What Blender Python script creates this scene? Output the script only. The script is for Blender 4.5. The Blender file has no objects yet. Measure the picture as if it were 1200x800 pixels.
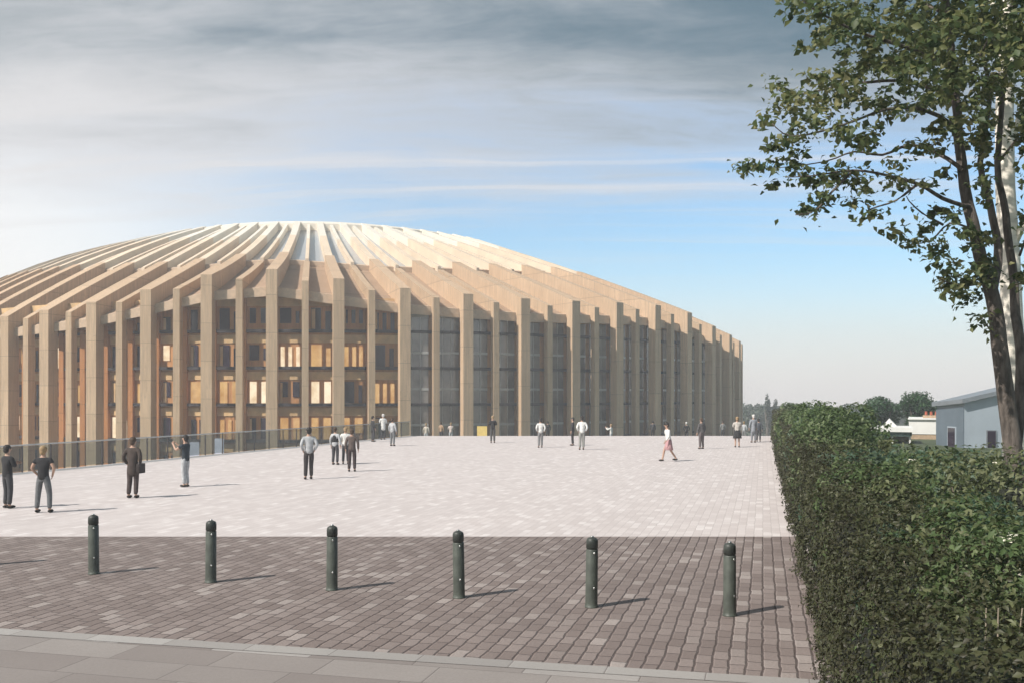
import bpy, bmesh, math, random
import numpy as np
from mathutils import Vector, Matrix, noise
R = math.radians
rnd = random.Random(7)
NR = np.random.default_rng(7)
S = bpy.context.scene
C = S.collection
F = 1141.0; HY = 463.0; EYE = 3.1

def at(px, py, Y):
    """point of the place at distance Y from the camera, from photo measurements"""
    return Vector(((px - 600) / F * Y, Y, EYE + (HY - py) / F * Y))
def gnd(px, py, z=0.0):
    Y = (EYE - z) * F / (py - HY)
    return Vector(((px - 600) / F * Y, Y, z))

# ------------------------------------------------------------------ objects
def link(o, parent=None):
    C.objects.link(o)
    if parent: o.parent = parent
    return o
def tag(o, label, cat, group=None, kind=None):
    o['label'] = label; o['category'] = cat
    if group: o['group'] = group
    if kind: o['kind'] = kind
    return o
def empty(name, loc=(0, 0, 0), rz=0.0):
    o = bpy.data.objects.new(name, None); o.location = loc; o.rotation_euler = (0, 0, rz)
    o.empty_display_size = .3
    return link(o)
class MB:
    def __init__(s): s.v = []; s.f = []
    def add(s, vs, fs):
        n = len(s.v); s.v += [tuple(v) for v in vs]; s.f += [tuple(i + n for i in f) for f in fs]; return s
    def box(s, x0, x1, y0, y1, z0, z1, M=None):
        vs = [Vector((x, y, z)) for z in (z0, z1) for x, y in ((x0, y0), (x1, y0), (x1, y1), (x0, y1))]
        if M is not None: vs = [M @ v for v in vs]
        return s.add(vs, [(3, 2, 1, 0), (4, 5, 6, 7), (0, 1, 5, 4), (1, 2, 6, 5), (2, 3, 7, 6), (3, 0, 4, 7)])
    def prism(s, poly, z0, z1):
        n = len(poly)
        return s.add([(x, y, z0) for x, y in poly] + [(x, y, z1) for x, y in poly],
                     [tuple(range(n))[::-1], tuple(range(n, 2 * n))] + [(i, (i + 1) % n, n + (i + 1) % n, n + i) for i in range(n)])
    def sheet(s, poly, z): return s.add([(x, y, z) for x, y in poly], [tuple(range(len(poly)))])
    def tube(s, pts, rad, n=8, cap=True):
        pts = [Vector(p) for p in pts]; vs = []; fs = []
        for i, p in enumerate(pts):
            d = (pts[min(i + 1, len(pts) - 1)] - pts[max(i - 1, 0)]).normalized()
            a = d.cross(Vector((.31, .87, .12) if abs(d.z) > .5 else (0, 0, 1))).normalized(); b = d.cross(a)
            for k in range(n):
                t = 2 * math.pi * k / n
                vs.append(p + (a * math.cos(t) + b * math.sin(t)) * rad[i])
        for i in range(len(pts) - 1):
            for k in range(n):
                fs.append((i * n + k, i * n + (k + 1) % n, (i + 1) * n + (k + 1) % n, (i + 1) * n + k))
        if cap: fs += [tuple(range(n))[::-1], tuple(range((len(pts) - 1) * n, len(pts) * n))]
        return s.add(vs, fs)
    def lathe(s, prof, n=20, c=(0, 0, 0)):
        vs = []; fs = []
        for r, z in prof:
            for k in range(n):
                t = 2 * math.pi * k / n; vs.append((c[0] + r * math.cos(t), c[1] + r * math.sin(t), c[2] + z))
        m = len(prof)
        for i in range(m - 1):
            for k in range(n): fs.append((i * n + k, i * n + (k + 1) % n, (i + 1) * n + (k + 1) % n, (i + 1) * n + k))
        fs += [tuple(range(n))[::-1], tuple(range((m - 1) * n, m * n))]
        return s.add(vs, fs)
    def ball(s, c, r, n=8, m=6):
        r = Vector(r) if hasattr(r, '__len__') else Vector((r, r, r))
        vs = []; fs = []
        for i in range(1, m):
            t = math.pi * i / m
            for k in range(n):
                a = 2 * math.pi * k / n
                vs.append((c[0] + r.x * math.sin(t) * math.cos(a), c[1] + r.y * math.sin(t) * math.sin(a), c[2] + r.z * math.cos(t)))
        q = len(vs); vs += [(c[0], c[1], c[2] + r.z), (c[0], c[1], c[2] - r.z)]
        for i in range(m - 2):
            for k in range(n): fs.append((i * n + k, (i + 1) * n + k, (i + 1) * n + (k + 1) % n, i * n + (k + 1) % n))
        for k in range(n):
            fs.append((q, k, (k + 1) % n)); fs.append((q + 1, (m - 2) * n + (k + 1) % n, (m - 2) * n + k))
        return s.add(vs, fs)
    def build(s, name, mat, parent=None, smooth=False, bevel=0):
        me = bpy.data.meshes.new(name); me.from_pydata(s.v, [], s.f); me.update()
        bm = bmesh.new(); bm.from_mesh(me); bmesh.ops.recalc_face_normals(bm, faces=bm.faces)
        bm.to_mesh(me); bm.free()
        if smooth:
            for p in me.polygons: p.use_smooth = True
        me.materials.append(mat)
        o = bpy.data.objects.new(name, me)
        if bevel:
            b = o.modifiers.new('bevel', 'BEVEL'); b.width = bevel; b.segments = 2; b.limit_method = 'ANGLE'
        return link(o, parent)

# ------------------------------------------------------------------ materials
class NT:
    def __init__(s, tree): s.t = tree; s.n = tree.nodes; s.l = tree.links
    def node(s, typ, **kw):
        n = s.n.new(typ)
        for k, v in kw.items(): setattr(n, k, v)
        return n
    def put(s, sock, v):
        if isinstance(v, bpy.types.NodeSocket): s.l.new(v, sock)
        else: sock.default_value = v
    def m(s, op, a, b=0.0, c=None, clamp=False):
        n = s.node('ShaderNodeMath', operation=op, use_clamp=clamp)
        s.put(n.inputs[0], a); s.put(n.inputs[1], b)
        if c is not None: s.put(n.inputs[2], c)
        return n.outputs[0]
    def ramp(s, v, lo, hi, a=0.0, b=1.0):
        n = s.node('ShaderNodeMapRange', interpolation_type='SMOOTHSTEP')
        for i, x in enumerate((v, lo, hi, a, b)): s.put(n.inputs[i], x)
        return n.outputs[0]
    def mix(s, f, a, b, mode='MIX'):
        n = s.node('ShaderNodeMix', data_type='RGBA', blend_type=mode)
        s.put(n.inputs[0], f)
        for k, v in ((6, a), (7, b)):
            s.put(n.inputs[k], v if isinstance(v, bpy.types.NodeSocket) else (*v[:3], 1))
        return n.outputs[2]
    def noise(s, vec, scale, detail=3.0, rough=.55, dim='3D'):
        n = s.node('ShaderNodeTexNoise', noise_dimensions=dim)
        if vec is not None: s.l.new(vec, n.inputs['Vector'])
        n.inputs['Scale'].default_value = scale; n.inputs['Detail'].default_value = detail; n.inputs['Roughness'].default_value = rough
        return n.outputs[0]
    def xyz(s, x, y, z):
        n = s.node('ShaderNodeCombineXYZ')
        for i, v in enumerate((x, y, z)): s.put(n.inputs[i], v)
        return n.outputs[0]
def new_mat(name):
    m = bpy.data.materials.new(name); m.use_nodes = True
    t = NT(m.node_tree); b = m.node_tree.nodes['Principled BSDF']
    return m, t, b
def plain(name, col, rough=.7, var=.12, scale=3.0, metal=0.0, bump=0.0, spec=None, stretch=(1, 1, 1)):
    m, t, b = new_mat(name)
    tc = t.node('ShaderNodeTexCoord'); mp = t.node('ShaderNodeMapping'); mp.inputs['Scale'].default_value = stretch
    t.l.new(tc.outputs['Object'], mp.inputs['Vector'])
    n = t.noise(mp.outputs[0], scale, 5)
    c = t.mix(t.ramp(n, .3, .7), [x * (1 - var) for x in col], [min(1, x * (1 + var)) for x in col])
    t.l.new(c, b.inputs['Base Color']); b.inputs['Roughness'].default_value = rough; b.inputs['Metallic'].default_value = metal
    if spec is not None: b.inputs['Specular IOR Level'].default_value = spec
    if bump:
        bp = t.node('ShaderNodeBump'); bp.inputs['Strength'].default_value = bump; bp.inputs['Distance'].default_value = .02
        t.l.new(t.noise(mp.outputs[0], scale * 6, 4), bp.inputs['Height']); t.l.new(bp.outputs[0], b.inputs['Normal'])
    return m
def timber(name, col, var=.22):
    """laminated timber: grain along the height plus thin lamella lines and knots"""
    m, t, b = new_mat(name)
    tc = t.node('ShaderNodeTexCoord'); mp = t.node('ShaderNodeMapping'); mp.inputs['Scale'].default_value = (2.2, 2.2, .12)
    t.l.new(tc.outputs['Object'], mp.inputs['Vector'])
    g = t.noise(mp.outputs[0], 2.5, 6, .6)
    big = t.noise(tc.outputs['Object'], .18, 3)
    sp = t.node('ShaderNodeSeparateXYZ'); t.l.new(tc.outputs['Object'], sp.inputs[0])
    mp2 = t.node('ShaderNodeMapping'); mp2.inputs['Scale'].default_value = (1, 1, .45); t.l.new(tc.outputs['Object'], mp2.inputs['Vector'])
    kn = t.noise(mp2.outputs[0], 4.2, 4, .75)
    c = t.mix(t.ramp(g, .3, .7), [x * (1 - var) for x in col], [x * (1 + var * .6) for x in col])
    c = t.mix(t.ramp(big, .35, .7, 0, .35), c, (col[0] * .72, col[1] * .68, col[2] * .62))
    c = t.mix(t.ramp(kn,   .56, .70, 0, .6), c, [x * .5 for x in col])
    wn = t.node('ShaderNodeTexWhiteNoise', noise_dimensions='2D'); oi0 = t.node('ShaderNodeObjectInfo')
    fl = t.m('ADD', t.m('DIVIDE', sp.outputs[2], 3.85), t.m('MULTIPLY', oi0.outputs['Random'], 3)); t.l.new(t.xyz(t.m('FLOOR', fl), t.m('MULTIPLY', oi0.outputs['Random'], 97), 0), wn.inputs['Vector'])
    fr = t.m('FRACT', fl); seam = t.m('MULTIPLY', t.m('LESS_THAN', fr, .018), .5)
    c = t.mix(t.m('MULTIPLY', wn.outputs[0], .28), c, [x * .62 for x in col]); c = t.mix(seam, c, [x * .3 for x in col])
    mps = t.node('ShaderNodeMapping'); mps.inputs['Scale'].default_value = (1, 1, .05); t.l.new(tc.outputs['Object'], mps.inputs['Vector'])
    c = t.mix(t.ramp(t.noise(mps.outputs[0], 1.6, 4, .6), .54, .72, 0, .35), c, (col[0] * .55, col[1] * .56, col[2] * .6))
    oi = t.node('ShaderNodeObjectInfo')
    c = t.mix(t.m('MULTIPLY', oi.outputs['Random'], .25), c, [x * .7 for x in col])
    t.l.new(c, b.inputs['Base Color']); b.inputs['Roughness'].default_value = .72
    b.inputs['Specular IOR Level'].default_value = .25
    return m
def setts(name, cols, joint, wu, lv, jw, ang, bump=.5, jit=.5, rough=.75, var2=.2, wob=1.0, fin=.22):
    """stone setts in running bond; ang = direction of the rows in the plan"""
    m, t, b = new_mat(name)
    tc = t.node('ShaderNodeTexCoord'); mp = t.node('ShaderNodeMapping', vector_type='POINT'); mp.inputs['Rotation'].default_value = (0, 0, ang)
    t.l.new(tc.outputs['Object'], mp.inputs['Vector'])
    w = t.node('ShaderNodeTexNoise'); w.inputs['Scale'].default_value = 3.1; t.l.new(mp.outputs[0], w.inputs['Vector'])
    sp = t.node('ShaderNodeSeparateXYZ'); t.l.new(mp.outputs[0], sp.inputs[0])
    ws = t.node('ShaderNodeSeparateColor'); t.l.new(w.outputs['Color'], ws.inputs[0])
    u0 = t.m('ADD', sp.outputs[0], t.m('MULTIPLY', t.m('SUBTRACT', ws.outputs[0], .5), wu * .32 * wob))
    v0 = t.m('ADD', sp.outputs[1], t.m('MULTIPLY', t.m('SUBTRACT', ws.outputs[1], .5), lv * .2 * wob))
    u = t.m('DIVIDE', u0, wu); iu = t.m('FLOOR', u); fu = t.m('FRACT', u)
    r1 = t.node('ShaderNodeTexWhiteNoise', noise_dimensions='1D'); t.l.new(iu, r1.inputs['W'])
    sh = t.m('ADD', t.m('MULTIPLY', iu, .5), t.m('MULTIPLY', r1.outputs[0], jit))
    v = t.m('ADD', t.m('DIVIDE', v0, lv), sh); iv = t.m('FLOOR', v); fv = t.m('FRACT', v)
    wn = t.node('ShaderNodeTexWhiteNoise', noise_dimensions='2D'); t.l.new(t.xyz(iu, iv, 0), wn.inputs['Vector'])
    eu = t.m('MULTIPLY', t.m('MINIMUM', fu, t.m('SUBTRACT', 1, fu)), wu)
    ev = t.m('MULTIPLY', t.m('MINIMUM', fv, t.m('SUBTRACT', 1, fv)), lv)
    e = t.m('MINIMUM', eu, ev)
    h = t.ramp(e, jw * .4, jw * 2.2)
    wsep = t.node('ShaderNodeSeparateColor'); t.l.new(wn.outputs['Color'], wsep.inputs[0])
    c = t.mix(t.ramp(wsep.outputs[0], 0, 1), cols[0], cols[1])
    c = t.mix(t.ramp(wsep.outputs[1], .78, .98), c, cols[2])
    big = t.noise(tc.outputs['Object'], .35, 5, .6)
    fine = t.noise(tc.outputs['Object'], 30, 4, .7)
    c = t.mix(t.ramp(big, .3, .75, 0, var2), c, [x * .7 for x in cols[0]])
    c = t.mix(t.ramp(fine, .35, .75, 0, fin), c, [x * .6 for x in cols[0]])
    jm = t.ramp(e, jw * .35, jw * 1.1)
    c = t.mix(jm, joint, c)
    t.l.new(c, b.inputs['Base Color']); b.inputs['Roughness'].default_value = rough
    b.inputs['Specular IOR Level'].default_value = .3
    bp = t.node('ShaderNodeBump'); bp.inputs['Strength'].default_value = bump; bp.inputs['Distance'].default_value = .018
    t.l.new(t.m('ADD', t.m('ADD', h, t.m('MULTIPLY', wsep.outputs[2], .35)), t.m('MULTIPLY', fine, .25)), bp.inputs['Height'])
    t.l.new(bp.outputs[0], b.inputs['Normal'])
    return m
def leafy(name, cols, trans=.3, rough=.5):
    m, t, b = new_mat(name)
    g = t.node('ShaderNodeNewGeometry')
    cr = t.node('ShaderNodeValToRGB'); el = cr.color_ramp.elements
    el[0].color = (*cols[0], 1); el[-1].color = (*cols[-1], 1)
    for i, c in enumerate(cols[1:-1]):
        k = el.new((i + 1) / (len(cols) - 1)); k.color = (*c, 1)
    tc = t.node('ShaderNodeTexCoord')
    n = t.noise(tc.outputs['Object'], .9, 3)
    v = t.m('ADD', t.m('MULTIPLY', g.outputs['Random Per Island'], .62), t.ramp(n, .3, .7, 0, .38))
    t.l.new(v, cr.inputs[0])
    t.l.new(cr.outputs[0], b.inputs['Base Color']); b.inputs['Roughness'].default_value = rough
    b.inputs['Specular IOR Level'].default_value = .35
    tr = t.node('ShaderNodeBsdfTranslucent'); t.l.new(cr.outputs[0], tr.inputs[0])
    mx = t.node('ShaderNodeMixShader'); mx.inputs[0].default_value = trans
    t.l.new(b.outputs[0], mx.inputs[1]); t.l.new(tr.outputs[0], mx.inputs[2])
    t.l.new(mx.outputs[0], m.node_tree.nodes['Material Output'].inputs['Surface'])
    return m
def glassy(name, col, rough=.06, alpha=.5, spec=.8):
    """thin sheet glass: part mirror, part see-through"""
    m, t, b = new_mat(name)
    b.inputs['Base Color'].default_value = (*col, 1); b.inputs['Roughness'].default_value = rough
    b.inputs['Specular IOR Level'].default_value = spec
    tr = t.node('ShaderNodeBsdfTransparent'); tr.inputs[0].default_value = (.85, .9, .9, 1)
    mx = t.node('ShaderNodeMixShader'); mx.inputs[0].default_value = alpha
    t.l.new(tr.outputs[0], mx.inputs[1]); t.l.new(b.outputs[0], mx.inputs[2])
    t.l.new(mx.outputs[0], m.node_tree.nodes['Material Output'].inputs['Surface'])
    return m
def lit(name, col, strength):
    m, t, b = new_mat(name)
    tc = t.node('ShaderNodeTexCoord')
    n = t.noise(tc.outputs['Object'], .9, 4)
    c = t.mix(t.ramp(n, .3, .7), [x * f for x, f in zip(col, (.72, .6, .48))], col)
    t.l.new(c, b.inputs['Emission Color']); b.inputs['Emission Strength'].default_value = strength
    b.inputs['Base Color'].default_value = (.1, .08, .06, 1); b.inputs['Roughness'].default_value = .1
    return m

PAVE = math.atan(.2578)
M = {}
M['timber'] = timber('laminated timber', (.60, .43, .285))
M['timber_thin'] = timber('laminated timber slender', (.57, .41, .27))
M['white_rib'] = plain('pale cream rib', (.76, .70, .60), .5, .06, .4)  # pale ribs; the tone also carries painted sun wash on the upper roof
M['mid_rib'] = plain('cream timber rib', (.70, .565, .42), .6, .08, .4)  # middle step of the painted fade towards the sun-washed crown
M['deck'] = timber('roof deck boards', (.40, .28, .19), .12)
M['fascia'] = plain('pale timber fascia', (.50, .37, .26), .7, .1)
M['infill'] = timber('oak infill wall', (.55, .27, .11), .25)
M['mullion'] = timber('reddish timber mullion', (.52, .235, .09), .2)
M['cream'] = plain('cream spandrel', (.60, .40, .20), .7, .2, .7)
M['slab_dark'] = plain('dark floor edge', (.035, .028, .032), .6)
M['steel_line'] = plain('pale steel transom', (.45, .44, .42), .4, .1)
M['win_dark'] = plain('dark violet window glass', (.028, .018, .034), .12, .4, .5, spec=.3)
M['win_lit'] = lit('lit window', (1.0, .60, .22), .5)
M['curtain'] = lit('lit window with pale curtain', (1.0, .83, .58), .8)
M['glaze'] = plain('grey reflective glazing', (.21, .185, .165), .14, .5, .3, spec=.9)
M['skylight'] = glassy('roof skylight glass', (.42, .44, .46), .15, .75)
M['core'] = plain('dark interior', (.06, .045, .035), .9)
M['pale_setts'] = setts('pale granite setts', [(.53, .475, .458), (.595, .54, .522), (.66, .61, .592)], (.41, .37, .355), .19, .45, .008, PAVE, .15, .35, var2=.13, fin=.1)
M['dark_setts'] = setts('mauve granite setts', [(.195, .155, .140), (.270, .222, .203), (.37, .32, .295)], (.090, .068, .062), .19, .36, .011, PAVE, .75, .35, fin=.4, var2=.35)  # darker copy of the setts: a building's shade put into the colour
M['slabs'] = setts('grey stone slabs', [(.225, .195, .18), (.305, .275, .255), (.36, .335, .315)], (.15, .13, .12), .62, 1.3, .009, PAVE - math.pi / 2, .2, .6, var2=.3, wob=.04)
M['kerb'] = setts('pale kerb stones', [(.28, .26, .245), (.34, .32, .30), (.38, .36, .34)], (.17, .15, .14), 4.0, 1.1, .008, PAVE - math.pi / 2, .2, .5, wob=.01)
M['asphalt'] = plain('asphalt', (.055, .053, .05), .9, .2, 8, bump=.3)
M['concrete'] = plain('concrete edge', (.33, .31, .29), .8, .12)
M['grass'] = plain('rough grass', (.055, .075, .028), .95, .4, .6, bump=.4)
M['soil'] = plain('leaf litter soil', (.06, .05, .032), .95, .4, 3, bump=.5)
M['bollard'] = plain('dark green bollard paint', (.070, .080, .066), .48, .25, 5, spec=.5)
M['bollard_cap'] = plain('black bollard cap', (.034, .040, .034), .5, .25, 8)
M['steel'] = plain('brushed steel', (.62, .62, .60), .3, .1, 8, metal=1.0)
M['rail'] = plain('satin handrail steel', (.55, .54, .52), .35, .1, 4, metal=.6)
M['balu'] = glassy('balustrade glass', (.10, .11, .11), .05, .26)
M['bark'] = plain('dark grey bark', (.13, .108, .092), .95, .45, 5, bump=1.0, stretch=(3, 3, .7))
M['pale_bark'] = plain('pale birch bark', (.80, .74, .64), .8, .2, 2.2, bump=.5, stretch=(.5, .5, 3))
M['twig'] = plain('pale dry twig', (.36, .30, .23), .9, .2, 5)
M['leaf_tree'] = leafy('tree leaves', [(.042, .075, .036), (.090, .130, .052), (.17, .19, .075), (.36, .33, .16)], .48)
M['leaf_hedge'] = leafy('clipped hedge leaves', [(.028, .025, .013), (.046, .044, .020), (.060, .070, .028), (.10, .092, .046)], .22)
M['leaf_a'] = leafy('shrub leaves mid green', [(.036, .064, .025), (.074, .118, .042), (.12, .17, .065), (.22, .25, .13)], .38)
M['leaf_b'] = leafy('shrub leaves blue green', [(.028, .062, .036), (.060, .112, .066), (.10, .155, .098), (.19, .23, .165)], .33)
M['leaf_c'] = leafy('shrub leaves olive', [(.048, .062, .026), (.090, .112, .044), (.145, .16, .07), (.25, .26, .15)], .36)
M['leaf_far'] = leafy('far tree leaves', [(.011, .044, .012), (.019, .064, .017), (.034, .09, .024)], .15)
M['leaf_wood'] = leafy('distant wood leaves', [(.03, .045, .03), (.045, .065, .04), (.06, .08, .05)], .15)
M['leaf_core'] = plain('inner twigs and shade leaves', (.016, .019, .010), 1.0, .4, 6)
M['blossom'] = plain('white blossom', (.72, .68, .56), .8, .1)
M['grey_clad'] = plain('pale blue grey cladding', (.36, .41, .46), .6, .05, .8)
M['slate_clad'] = plain('slate blue cladding', (.13, .165, .20), .6, .08, .8)
M['roof_edge'] = plain('grey roof edge metal', (.20, .22, .24), .5, .1)
M['white_wall'] = plain('white render', (.74, .73, .70), .8, .05, .8)
M['tan_wall'] = plain('tan brick', (.42, .30, .20), .85, .15, 6)
M['terracotta'] = plain('terracotta', (.38, .10, .055), .8, .15, 4)
M['canopy_green'] = plain('dark green fascia', (.05, .09, .08), .6, .15)
M['yellow'] = plain('yellow board', (.72, .52, .16), .6, .08)
M['lilac'] = plain('pale lilac poster paper', (.60, .60, .72), .7, .12, 1.5)

# ------------------------------------------------------------------ people
SKIN = plain('skin', (.46, .29, .21), .6, .08)
HAIRS = {k: plain(k + ' hair', c, .7, .2, 20) for k, c in dict(black=(.018, .014, .012), brown=(.06, .035, .02), fair=(.30, .20, .10), white=(.6, .58, .55)).items()}
CLOTH = {}
def cloth(col):
    k = tuple(col)
    if k not in CLOTH: CLOTH[k] = plain('woven cloth', col, .9, .18, 9, bump=.15)
    return CLOTH[k]
def skinned(name, verts, edges, rad, mat, parent, root=0, sub=1):
    me = bpy.data.meshes.new(name); me.from_pydata([tuple(v) for v in verts], edges, [])
    o = bpy.data.objects.new(name, me); C.objects.link(o)
    sk = o.modifiers.new('skin', 'SKIN'); sk.use_smooth_shade = True; sk.branch_smoothing = .6
    for i, r in enumerate(rad):
        d = me.skin_vertices[0].data[i]; d.radius = (r, r) if not hasattr(r, '__len__') else r; d.use_root = (i == root)
    ss = o.modifiers.new('sub', 'SUBSURF'); ss.levels = sub; ss.render_levels = sub
    dg = bpy.context.evaluated_depsgraph_get(); dg.update()
    m2 = bpy.data.meshes.new_from_object(o.evaluated_get(dg)); m2.name = name
    bpy.data.objects.remove(o); bpy.data.meshes.remove(me)
    m2.materials.clear(); m2.materials.append(mat)
    for p in m2.polygons: p.use_smooth = True
    o = bpy.data.objects.new(name, m2)
    return link(o, parent)
POSES = {  # forward is -y; (elbow, wrist) per side [left = -x], feet/knees per side
    'stand':  dict(e=[(-.25, .02, 1.16), (.25, .02, 1.16)], w=[(-.25, -.06, .91), (.26, -.05, .91)], k=[(-.10, -.02, .50), (.10, -.01, .50)], a=[(-.11, .02, .08), (.12, .02, .08)]),
    'wide':   dict(e=[(-.30, .04, 1.17), (.30, .04, 1.17)], w=[(-.20, -.09, .99), (.20, -.09, .99)], k=[(-.15, -.02, .50), (.15, -.02, .50)], a=[(-.17, .02, .08), (.17, .02, .08)]),
    'photo':  dict(e=[(-.22, -.20, 1.25), (.22, -.20, 1.25)], w=[(-.10, -.40, 1.42), (.10, -.40, 1.42)], k=[(-.09, -.03, .50), (.09, .0, .50)], a=[(-.09, .03, .08), (.10, .05, .08)]),
    'walk':   dict(e=[(-.24, .13, 1.17), (.24, -.06, 1.16)], w=[(-.24, .08, .93), (.23, -.22, .95)], k=[(-.09, -.17, .52), (.09, .06, .50)], a=[(-.09, -.26, .09), (.10, .33, .13)]),
    'folded': dict(e=[(-.25, -.05, 1.17), (.25, -.05, 1.17)], w=[(.02, -.19, 1.19), (-.02, -.21, 1.23)], k=[(-.09, -.02, .50), (.10, -.03, .50)], a=[(-.10, .02, .08), (.11, .0, .08)]),
    'pocket': dict(e=[(-.27, .08, 1.17), (.27, .08, 1.17)], w=[(-.19, -.03, .97), (.19, -.03, .97)], k=[(-.08, -.03, .50), (.10, .0, .50)], a=[(-.08, .0, .08), (.12, .04, .08)]),
}
def person(label, px, py, h, face, pose, top, legs, hair='black', z=0.0, Y=None, coat=False, sleeves=True, skirt=None, bag=None, lean=0.0, shoes=(.02, .018, .016), vest=None):
    if Y is None: p = gnd(px, py, z)
    else: p = Vector(((px - 600) / F * Y, Y, z))
    root = empty('person', p, R(face)); tag(root, label, 'person')
    k = h / 1.75; P = POSES[pose]
    def L(v):  # lean the upper body forwards
        v = Vector(v)
        if v.z > .95: v.y -= (v.z - .95) * lean
        return v * k
    pel, sp, ch, nk = (0, .01, .95), (0, .01, 1.13), (0, .01, 1.34), (0, .01, 1.49)
    hd = [(0, -.005, 1.555), (0, -.015, 1.64), (0, -.005, 1.70)]
    V = [pel, sp, ch, nk] + hd; E = [(0, 1), (1, 2), (2, 3), (3, 4), (4, 5), (5, 6)]; Rd = [(.15, .11), (.135, .10), (.155, .105), .055, .06, .088, .065]
    for s in (0, 1):
        sx = (-1, 1)[s]; n = len(V)
        e, w = Vector(P['e'][s]), Vector(P['w'][s]); hn = w + (w - e).normalized() * .09
        V += [(sx * .175, .01, 1.41), e, w, hn]; E += [(2, n), (n, n + 1), (n + 1, n + 2), (n + 2, n + 3)]; Rd += [.062, .043, .030, (.036, .022)]
        n = len(V); a = Vector(P['a'][s])
        V += [(sx * .095, .01, .88), P['k'][s], a, a + Vector((0, -.13, -.045))]
        E += [(0, n), (n, n + 1), (n + 1, n + 2), (n + 2, n + 3)]; Rd += [.088, .058, .042, .034]
    body = skinned('body', [L(v) for v in V], E, [tuple(x * k for x in r) if hasattr(r, '__len__') else r * k for r in Rd], SKIN, root)
    # nose, ears and fingers joined into the body surface
    mb = MB()
    mb.ball(L((0, -.105, 1.625)), (.014 * k, .02 * k, .024 * k), 6, 5)
    for sx in (-1, 1): mb.ball(L((sx * .088, 0, 1.63)), (.012 * k, .022 * k, .034 * k), 6, 5)
    for s in (0, 1):
        e, w = Vector(P['e'][s]), Vector(P['w'][s]); d = (w - e).normalized(); sd = d.cross(Vector((1, 0, 0))).normalized(); bend = Vector((1 if s == 0 else -1, 0, 0))
        b0 = w + d * .10
        for q, ln in zip((-.027, -.009, .009, .027), (.065, .078, .072, .055)):
            a0 = b0 + sd * q; mb.tube([L(a0), L(a0 + d * ln * .55), L(a0 + d * ln + bend * .022)], [.009 * k, .008 * k, .006 * k], 5)
        a0 = w + d * .04 + sd * .03; mb.tube([L(a0), L(a0 + d * .03 + sd * .022), L(a0 + d * .062 + sd * .026 + bend * .01)], [.011 * k, .009 * k, .007 * k], 5)
    bm = bmesh.new(); bm.from_mesh(body.data)
    base = [bm.verts.new(v) for v in mb.v]
    for f in mb.f:
        try: bm.faces.new([base[i] for i in f]).smooth = True
        except ValueError: pass
    bm.to_mesh(body.data); bm.free()
    # clothes follow the body
    V = [(0, .01, .60 if coat else .83), pel, sp, ch, (0, .01, 1.455)]; E = [(0, 1), (1, 2), (2, 3), (3, 4)]; Rd = [(.190, .150) if coat else (.168, .130), (.174, .134), (.160, .127), (.176, .128), .085]
    for s in (0, 1):
        sx = (-1, 1)[s]; n = len(V); e, w = Vector(P['e'][s]), Vector(P['w'][s]); sh = Vector((sx * .178, .01, 1.41))
        if sleeves: V += [sh, e, w]; E += [(3, n), (n, n + 1), (n + 1, n + 2)]; Rd += [.078, .060, .048]
        else: V += [sh, sh.lerp(e, .55)]; E += [(3, n), (n, n + 1)]; Rd += [.078, .062]
    skinned('jacket' if sleeves else 'shirt', [L(v) for v in V], E, [tuple(x * k for x in r) if hasattr(r, '__len__') else r * k for r in Rd], cloth(top), root)
    if vest:
        skinned('waistcoat', [L(v) for v in ((0, .01, 1.0), sp, ch, (0, .01, 1.42))], [(0, 1), (1, 2), (2, 3)], [(.18 * k, .14 * k), (.168 * k, .135 * k), (.183 * k, .137 * k), .10 * k], cloth(vest), root)
    V = [(0, .01, 1.08), pel]; E = [(0, 1)]; Rd = [(.150, .115), (.162, .125)]
    for s in (0, 1):
        sx = (-1, 1)[s]; n = len(V); a = Vector(P['a'][s])
        V += [(sx * .095, .01, .87), P['k'][s], a + Vector((0, 0, .01))]; E += [(1, n), (n, n + 1), (n + 1, n + 2)]; Rd += [.105, .078, .066]
    if not skirt:
        skinned('trousers', [L(v) for v in V], E, [tuple(x * k for x in r) if hasattr(r, '__len__') else r * k for r in Rd], cloth(legs), root)
    else:
        mb = MB(); prof = [(.16, 1.0), (.185, .9), (.22, .72), (.27, .52), (.255, .515), (.15, .98)]
        mb.lathe([(r * k, zz * k) for r, zz in prof], 16); o = mb.build('skirt', cloth(skirt), root, True); o.scale = (.95, .75, 1)
    for s in (0, 1):
        a = Vector(P['a'][s]); mb = MB()
        mb.ball(L((a.x, a.y - .055, a.z - .035)), (.05 * k, .14 * k, .045 * k), 8, 6); mb.build('shoe', cloth(shoes), root, True)
    mb = MB(); mb.ball(L((0, .018, 1.672)), (.1 * k, .108 * k, .095 * k), 10, 8); mb.ball(L((0, .05, 1.60)), (.085 * k, .07 * k, .08 * k), 8, 6)
    mb.build('hair', HAIRS[hair], root, True)
    if bag:
        mb = MB(); mb.box(-.29 * k, -.19 * k, -.16 * k, .18 * k, .72 * k, 1.0 * k)
        mb.tube([(-.25 * k, .1 * k, 1.0 * k), (-.2 * k, .03 * k, 1.25 * k), (-.14 * k, 0, 1.46 * k)], [.015 * k] * 3, 5)
        b = mb.build('shoulder_bag', cloth(bag), root, bevel=.02)
    return root
G = lambda v: (v, v, v * .97)
BLK = (.02, .02, .022); CHAR = (.05, .05, .055); GREY = (.22, .22, .22); LG = (.42, .43, .44); WH = (.70, .69, .66)
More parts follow.
